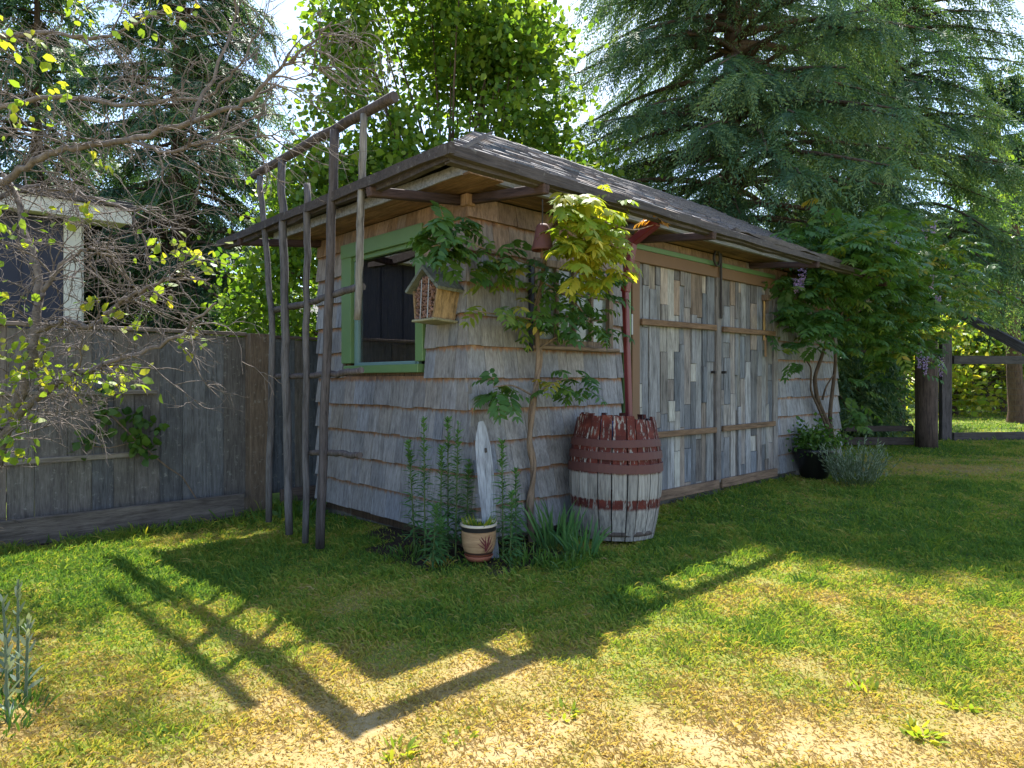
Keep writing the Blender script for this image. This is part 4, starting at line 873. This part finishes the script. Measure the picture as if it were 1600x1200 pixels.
P2 = P1 + np.stack([.022 * np.cos(np.arange(n) * .5), .022 * np.sin(np.arange(n) * .5), np.zeros(n)], 1)
pths = [(P1, np.linspace(.021, .011, n) * rw.uniform(.85, 1.2, n)), (P2, np.linspace(.012, .007, n))]
for pp in ([(842, 545, .15), (870, 525, .2), (900, 520, .25)], [(836, 620, .15), (800, 600, .2), (770, 605, .25)], [(836, 615, .15), (880, 590, .2), (920, 590, .25)], [(848, 420, .2), (790, 400, .25), (720, 375, .25), (675, 385, .3)], [(840, 500, .15), (780, 492, .22), (740, 485, .28)], [(890, 320, .58), (940, 345, .6), (990, 362, .62), (1025, 350, .62)], [(868, 350, .42), (930, 400, .55), (965, 440, .6)], [(846, 440, .18), (900, 470, .25), (930, 520, .25)]):
    Q = smooth(np.array([Lw(*q) for q in pp]), 4); pths.append((Q, np.linspace(.008, .003, len(Q))))
Vt, Ft = tubes([(P - fo, q) for P, q in pths], 7); npobj('stem', Vt, Ft, M['vine'], fv, smooth=True)
lv = Leaves(); ly = Leaves(); lo_ = Leaves()
def clump(px0, px1, py0, py1, o0, o1, n, tint, size=.06, tgt=None, Lr=.2):
    for _ in range(n):
        p = Lw(rw.uniform(px0, px1), rw.uniform(py0, py1), rw.uniform(o0, o1)) - fo; d = rw.normal(0, 1, 3) * np.array((1, 1, .35)); d += np.array((.2, -.5, .1))
        pinnate(tgt or lv, p, d, Lr * rw.uniform(.7, 1.3), rw, rw.integers(4, 7), np.clip(rw.normal(tint, .16), 0, 1), size)
clump(668, 722, 340, 405, .1, .26, 42, .42, .07, Lr=.15); clump(725, 825, 375, 440, .12, .24, 26, .5, .07, Lr=.15)
clump(872, 955, 300, 395, .5, .76, 105, .7, .075, ly, .13); clump(890, 968, 380, 445, .52, .74, 46, .82, .07, ly, .13)  # sunlight on this cluster is put into its lighter, yellower leaf colour
clump(820, 950, 420, 520, .14, .34, 56, .4, .068); clump(830, 920, 490, 535, .14, .28, 14, .4, .06)
clump(755, 830, 470, 500, .16, .28, 10, .6, .06); clump(765, 815, 595, 625, .15, .3, 13, .4, .066, Lr=.16); clump(845, 920, 580, 612, .15, .3, 16, .45, .06, Lr=.16)
clump(1012, 1026, 328, 348, .6, .63, 9, .5, .05, lo_, .08)
lv.build('foliage', M['leaf_wis'], fv); ly.build('sunlit_foliage', M['leaf_lime'], fv); lo_.build('bronze_tips', M['leaf_orange'], fv)
lp = Leaves(); raceme(lp, Lw(940, 425, .4) - fo, .08, rw, 30); lp.build('flower_raceme', M['petal'], fv)
# big wisteria at the far end
wv = empty('wisteria_vine', W(1306, 736, 8.02) * np.array((1, 1, 0)), 0, 'big wisteria with lilac flowers sprawling over the far end of the shed', 'vine'); wo_ = np.array(wv.location)
pths = []
for pp, r0 in (([(1306, 736, 8.02), (1303, 690, 8.02), (1292, 660, 7.95), (1277, 625, 7.8), (1272, 590, 7.75), (1285, 555, 7.8), (1300, 500, 7.8)], .035), ([(1304, 715, 8.02), (1296, 650, 7.95), (1302, 600, 7.95), (1306, 560, 7.95), (1300, 520, 7.9), (1340, 440, 8.1)], .026), ([(1300, 690, 8.0), (1280, 640, 7.8), (1266, 610, 7.65), (1268, 575, 7.65), (1258, 560, 7.6)], .016), ([(1285, 625, 7.85), (1290, 605, 7.85), (1306, 580, 7.95)], .014), ([(1300, 520, 7.9), (1360, 470, 8.4), (1440, 470, 9.4), (1500, 480, 10)], .02), ([(1340, 440, 8.1), (1400, 400, 9), (1460, 380, 9.5)], .016)):
    Q = smooth(np.array([W(*q) for q in pp]), 5); pths.append((Q - wo_, np.linspace(r0, r0 * .45, len(Q))))
Vt, Ft = tubes(pths, 8); npobj('stem', Vt, Ft, M['bark'], wv, smooth=True)
lv = Leaves(); lp = Leaves()
def wis(px, py, Y, sx, sy, n, tint):
    for _ in range(n):
        c = W(px + rw.normal(0, sx), py + rw.normal(0, sy), Y + rw.normal(0, .2)); d = rw.normal(0, 1, 3) * np.array((1, 1, .3)) + np.array((0, -.5, .15))
        pinnate(lv, c - wo_, d, .22 * rw.uniform(.7, 1.3), rw, rw.integers(5, 8), np.clip(rw.normal(tint + .04, .16), 0, 1), .08)
for a_ in ((1245, 470, 7.15, 18, 38, 99, 0.29), (1290, 430, 7.5, 32, 40, 171, 0.36), (1285, 515, 7.5, 28, 16, 52, 0.34), (1345, 400, 7.9, 38, 40, 184, 0.44), (1395, 430, 8.4, 38, 45, 198, 0.44), (1365, 500, 8.4, 38, 28, 132, 0.42), (1440, 480, 9.2, 35, 32, 138, 0.54), (1460, 410, 9.2, 35, 30, 105, 0.54), (1380, 560, 9.2, 20, 22, 46, 0.44), (1500, 470, 9.8, 22, 22, 46, 0.62), (1340, 640, 8.6, 12, 16, 11, 0.44), (1320, 365, 7.8, 40, 14, 59, 0.46), (1420, 545, 9.3, 25, 16, 39, 0.49), (1345, 385, 6.95, 26, 22, 79, 0.44), (1385, 395, 7.3, 22, 26, 59, 0.49)): wis(*a_)
for px, py, Y, Lg in ((1254, 420, 6.85, .22), (1245, 435, 6.85, .15), (1272, 400, 7, .1), (1436, 545, 8.8, .26), (1446, 558, 8.7, .22), (1470, 558, 9.0, .26), (1455, 430, 8.4, .2), (1466, 462, 8.5, .14), (1458, 346, 8.4, .18), (1446, 358, 8.4, .14), (1400, 378, 7.4, .12)):
    lp = Leaves(); raceme(lp, W(px, py, Y) - wo_, Lg, rw, 90); lp.build('flower_raceme', M['petal'], wv)
lv.build('foliage', M['leaf_wis'], wv)

# ---------------------------------------------------------------- plants in the beds
def on_ground(px, py): 
    Y = EYE * FPX / (py - HOR); p = W(px, py, Y); p[2] = float(gz(p[0], p[1])); return p
rl = np.random.default_rng(41)
ords = ['leftmost', 'second', 'third', 'fourth', 'fifth', 'sixth', 'seventh', 'eighth', 'ninth', 'tenth', 'eleventh']
stalks = [(648, 868, 638, 690), (664, 872, 662, 655), (688, 872, 690, 700), (700, 868, 700, 655), (712, 872, 716, 660), (676, 890, 682, 790), (690, 884, 690, 812), (786, 872, 784, 690), (806, 868, 806, 735), (797, 884, 800, 770), (728, 866, 733, 720)]
for i_, (bx_, by_, tx_, ty_) in enumerate(sorted(stalks)):
    b = on_ground(bx_, by_); top = W(tx_, ty_, b[1] + .03); Hs = top[2] - b[2]
    t = empty('lily_stalk', b, 0, f'{ords[i_]} leafy green lily stalk from the left in the bed at the shed corner' if i_ else 'leftmost leafy green lily stalk in the bed at the shed corner', 'plant', 'lily stalks in the corner bed')
    s = np.linspace(0, 1, 8); P = np.stack([(top[0] - b[0]) * s ** 1.3, (top[1] - b[1]) * s, Hs * s], 1); Vt, Ft = tubes([(P, np.linspace(.006, .003, 8))], 5); npobj('stem', Vt, Ft, M['stem'], t)
    lv = Leaves(); n = int(60 + 150 * Hs); f = np.sort(rl.uniform(.12, 1, n)); az = np.arange(n) * 2.4; Pp = np.stack([np.interp(f, s, P[:, j]) for j in range(3)], 1)
    up = .15 + 1.1 * f ** 3; D = np.stack([np.cos(az), np.sin(az), up + rl.normal(0, .15, n)], 1); Ln = (.105 - .055 * f) * rl.uniform(.8, 1.2, n); lv.add(Pp, D, np.stack([np.zeros(n), np.zeros(n), np.ones(n)], 1) + rl.normal(0, .2, (n, 3)), Ln, .015, np.clip(.35 + .5 * f + rl.normal(0, .15, n), 0, 1), six=True, fold=.08, droop=.25); lv.build('leaves', M['leaf_lily'], t)
def tuft(name, px, py, n, h, w, spread, label, mat, cat='plant', lean=.6, tint=(0, 1), droop=.25):
    b = on_ground(px, py); t = empty(name, b, 0, label, cat); lv = Leaves(); az = rl.uniform(0, 6.28, n); rr = np.sqrt(rl.random(n)) * spread
    P = np.stack([rr * np.cos(az), rr * np.sin(az), np.zeros(n)], 1); a2 = az + rl.normal(0, .7, n); ln = rl.uniform(.05, lean, n)
    lv.add(P, np.stack([np.cos(a2) * ln, np.sin(a2) * ln, np.ones(n)], 1), rdir(n, rl) + np.array((0, 0, .4)), h * rl.uniform(.5, 1.15, n), w * rl.uniform(.7, 1.3, n), rl.uniform(*tint, n), six=True, fold=.1, droop=droop); lv.build('leaves', M[mat], t); return t
tuft('strap_leaf_clump', 868, 862, 75, .42, .016, .11, 'clump of long strap leaves between the vine and the barrel', 'leaf_lily', lean=.55)
tuft('strap_leaf_clump', 908, 868, 60, .3, .014, .1, 'smaller clump of strap leaves at the foot of the barrel', 'leaf_lily', lean=.8)
tuft('grass_clump', 828, 884, 90, .16, .01, .13, 'bright grass tuft in front of the vine stem', 'leaf_ivy', lean=1.); tuft('grass_clump', 880, 885, 90, .14, .01, .14, 'low grass tuft before the strap leaves', 'leaf_ivy', lean=1.1)
tuft('dry_tuft', 690, 884, 60, .09, .008, .08, 'small yellowing tuft left of the glazed pot', 'grass', lean=1.3, tint=(.3, .9)); tuft('grass_clump', 640, 872, 80, .12, .01, .14, 'green tuft by the concrete plinth', 'leaf_ivy', lean=1.)
tuft('grass_clump', 220, 822, 60, .13, .009, .15, 'pale grass tuft against the timber edging', 'leaf_lime', lean=1.1); tuft('grass_clump', 470, 800, 70, .2, .03, .18, 'low leafy weeds in the fence corner', 'leaf_ivy', lean=.9)
tuft('grass_clump', 1315, 735, 80, .3, .03, .12, 'leafy weeds at the far corner of the shed', 'leaf_ivy', lean=.8)
for i_, (px, py, n, s) in enumerate(((1130, 1000, 22, .07), (1345, 1075, 26, .08), (1440, 1150, 30, .09), (880, 1115, 20, .07), (620, 1175, 20, .08), (715, 1150, 14, .06), (1500, 1105, 18, .07), (250, 1040, 18, .06))):
    lab = ['broad leaved weed rosette in the lawn below the doors', 'weed rosette in the dry grass right of centre', 'large weed rosette near the bottom right of the lawn', 'weed rosette in the lawn in front of the gutter shadow', 'pale weed rosette at the bottom edge of the lawn', 'small weed tuft near the bottom centre', 'weed rosette right of the dry patch', 'small green weed inside the trellis shadow'][i_]
    tuft('lawn_weed', px, py, n + 10, s * .55, s * .17, .05, lab, 'leaf_lime', lean=2.6, tint=(.4, 1), droop=.1)
# silver plants at the left edge
for i_, (px, py, tx, ty) in enumerate(((28, 1080, 28, 905), (40, 1100, 44, 960), (12, 1130, 8, 1000), (14, 1060, 4, 940))):
    b = on_ground(px, py); top = W(tx, ty, b[1]); Hs = top[2] - b[2]; lab = ['tallest silver leaved stalk at the left edge of the lawn', 'silver leaved stalk leaning right at the left edge', 'short silver leaved stalk at the lower left edge', 'silver stalk cut by the left edge'][i_]
    t = empty('silver_plant', b, 0, lab, 'plant', 'silver plants at the lawn edge'); s = np.linspace(0, 1, 6); P = np.stack([(top[0] - b[0]) * s, 0 * s, Hs * s], 1); Vt, Ft = tubes([(P, np.linspace(.006, .004, 6))], 5); npobj('stem', Vt, Ft, M['leaf_silver'], t)
    lv = Leaves(); n = 22; f = rl.uniform(0, 1, n); az = rl.uniform(0, 6.28, n); up = .5 + 2.2 * f; lv.add(np.stack([np.interp(f, s, P[:, j]) for j in range(3)], 1), np.stack([np.cos(az), np.sin(az), up], 1), rdir(n, rl) + np.array((0, 0, .5)), rl.uniform(.05, .1, n) * (1.0 - .5 * f), .014, rl.random(n), six=True, fold=.1, droop=.1); lv.build('leaves', M['leaf_silver'], t)
    tuft('green_tuft', px - 5, py + 14, 45, .07, .008, .08, ['green tuft round the tallest silver stalk', 'green tuft right of the silver stalks', 'green tuft at the bottom left edge', 'green tuft behind the silver stalks'][i_], 'leaf_ivy', lean=.9)
# black pot with a shrub, silver lavender
bp = on_ground(1272, 748); pt = empty('plant_pot', bp, 0, 'glossy black pot holding a bushy green herb by the shed end', 'pot')
lathe('pot_body', [(0, .0), (.13, .0), (.15, .05), (.19, .2), (.215, .3), (.22, .33), (.205, .34), (.195, .31)], M['blackpot'], pt, 32); lathe('pot_soil', [(0, .3), (.195, .305)], M['bark'], pt, 20)
lv = Leaves()
for c, n, s in (((0, 0, .45), 420, (.13, .12, .09)), ((.12, -.05, .42), 200, (.1, .08, .05)), ((-.1, 0, .42), 150, (.07, .08, .07))): blob_leaves(lv, np.array(c), n, s, .05, tint=(.1, .9), r=rl)
lv.build('shrub', M['leaf_ivy'], pt)
b = on_ground(1338, 758); lvn = empty('lavender_bush', b, 0, 'silvery lavender bush beside the black pot', 'bush'); lv = Leaves(); stems = []
for k in range(130):
    az = rl.uniform(0, 6.28); rr = math.sqrt(rl.random()) * .16; q = np.array((rr * math.cos(az) * 1.3, rr * math.sin(az), 0)); ln = rl.uniform(.1, .75); Hs = rl.uniform(.2, .52); d = np.array((math.cos(az) * ln, math.sin(az) * ln, 1)); d /= np.linalg.norm(d); P = q + d * (np.linspace(0, 1, 4) * Hs)[:, None]; stems.append((P, .0025))
    n = 12; f = rl.uniform(.2, 1, n); lv.add(q + d * (f * Hs)[:, None], rdir(n, rl) * .7 + d, rdir(n, rl), .055, .011, rl.random(n), fold=.1)
Vt, Ft = tubes(stems, 4); npobj('stems', Vt, Ft, M['stem'], lvn); lv.build('foliage', M['leaf_silver'], lvn)
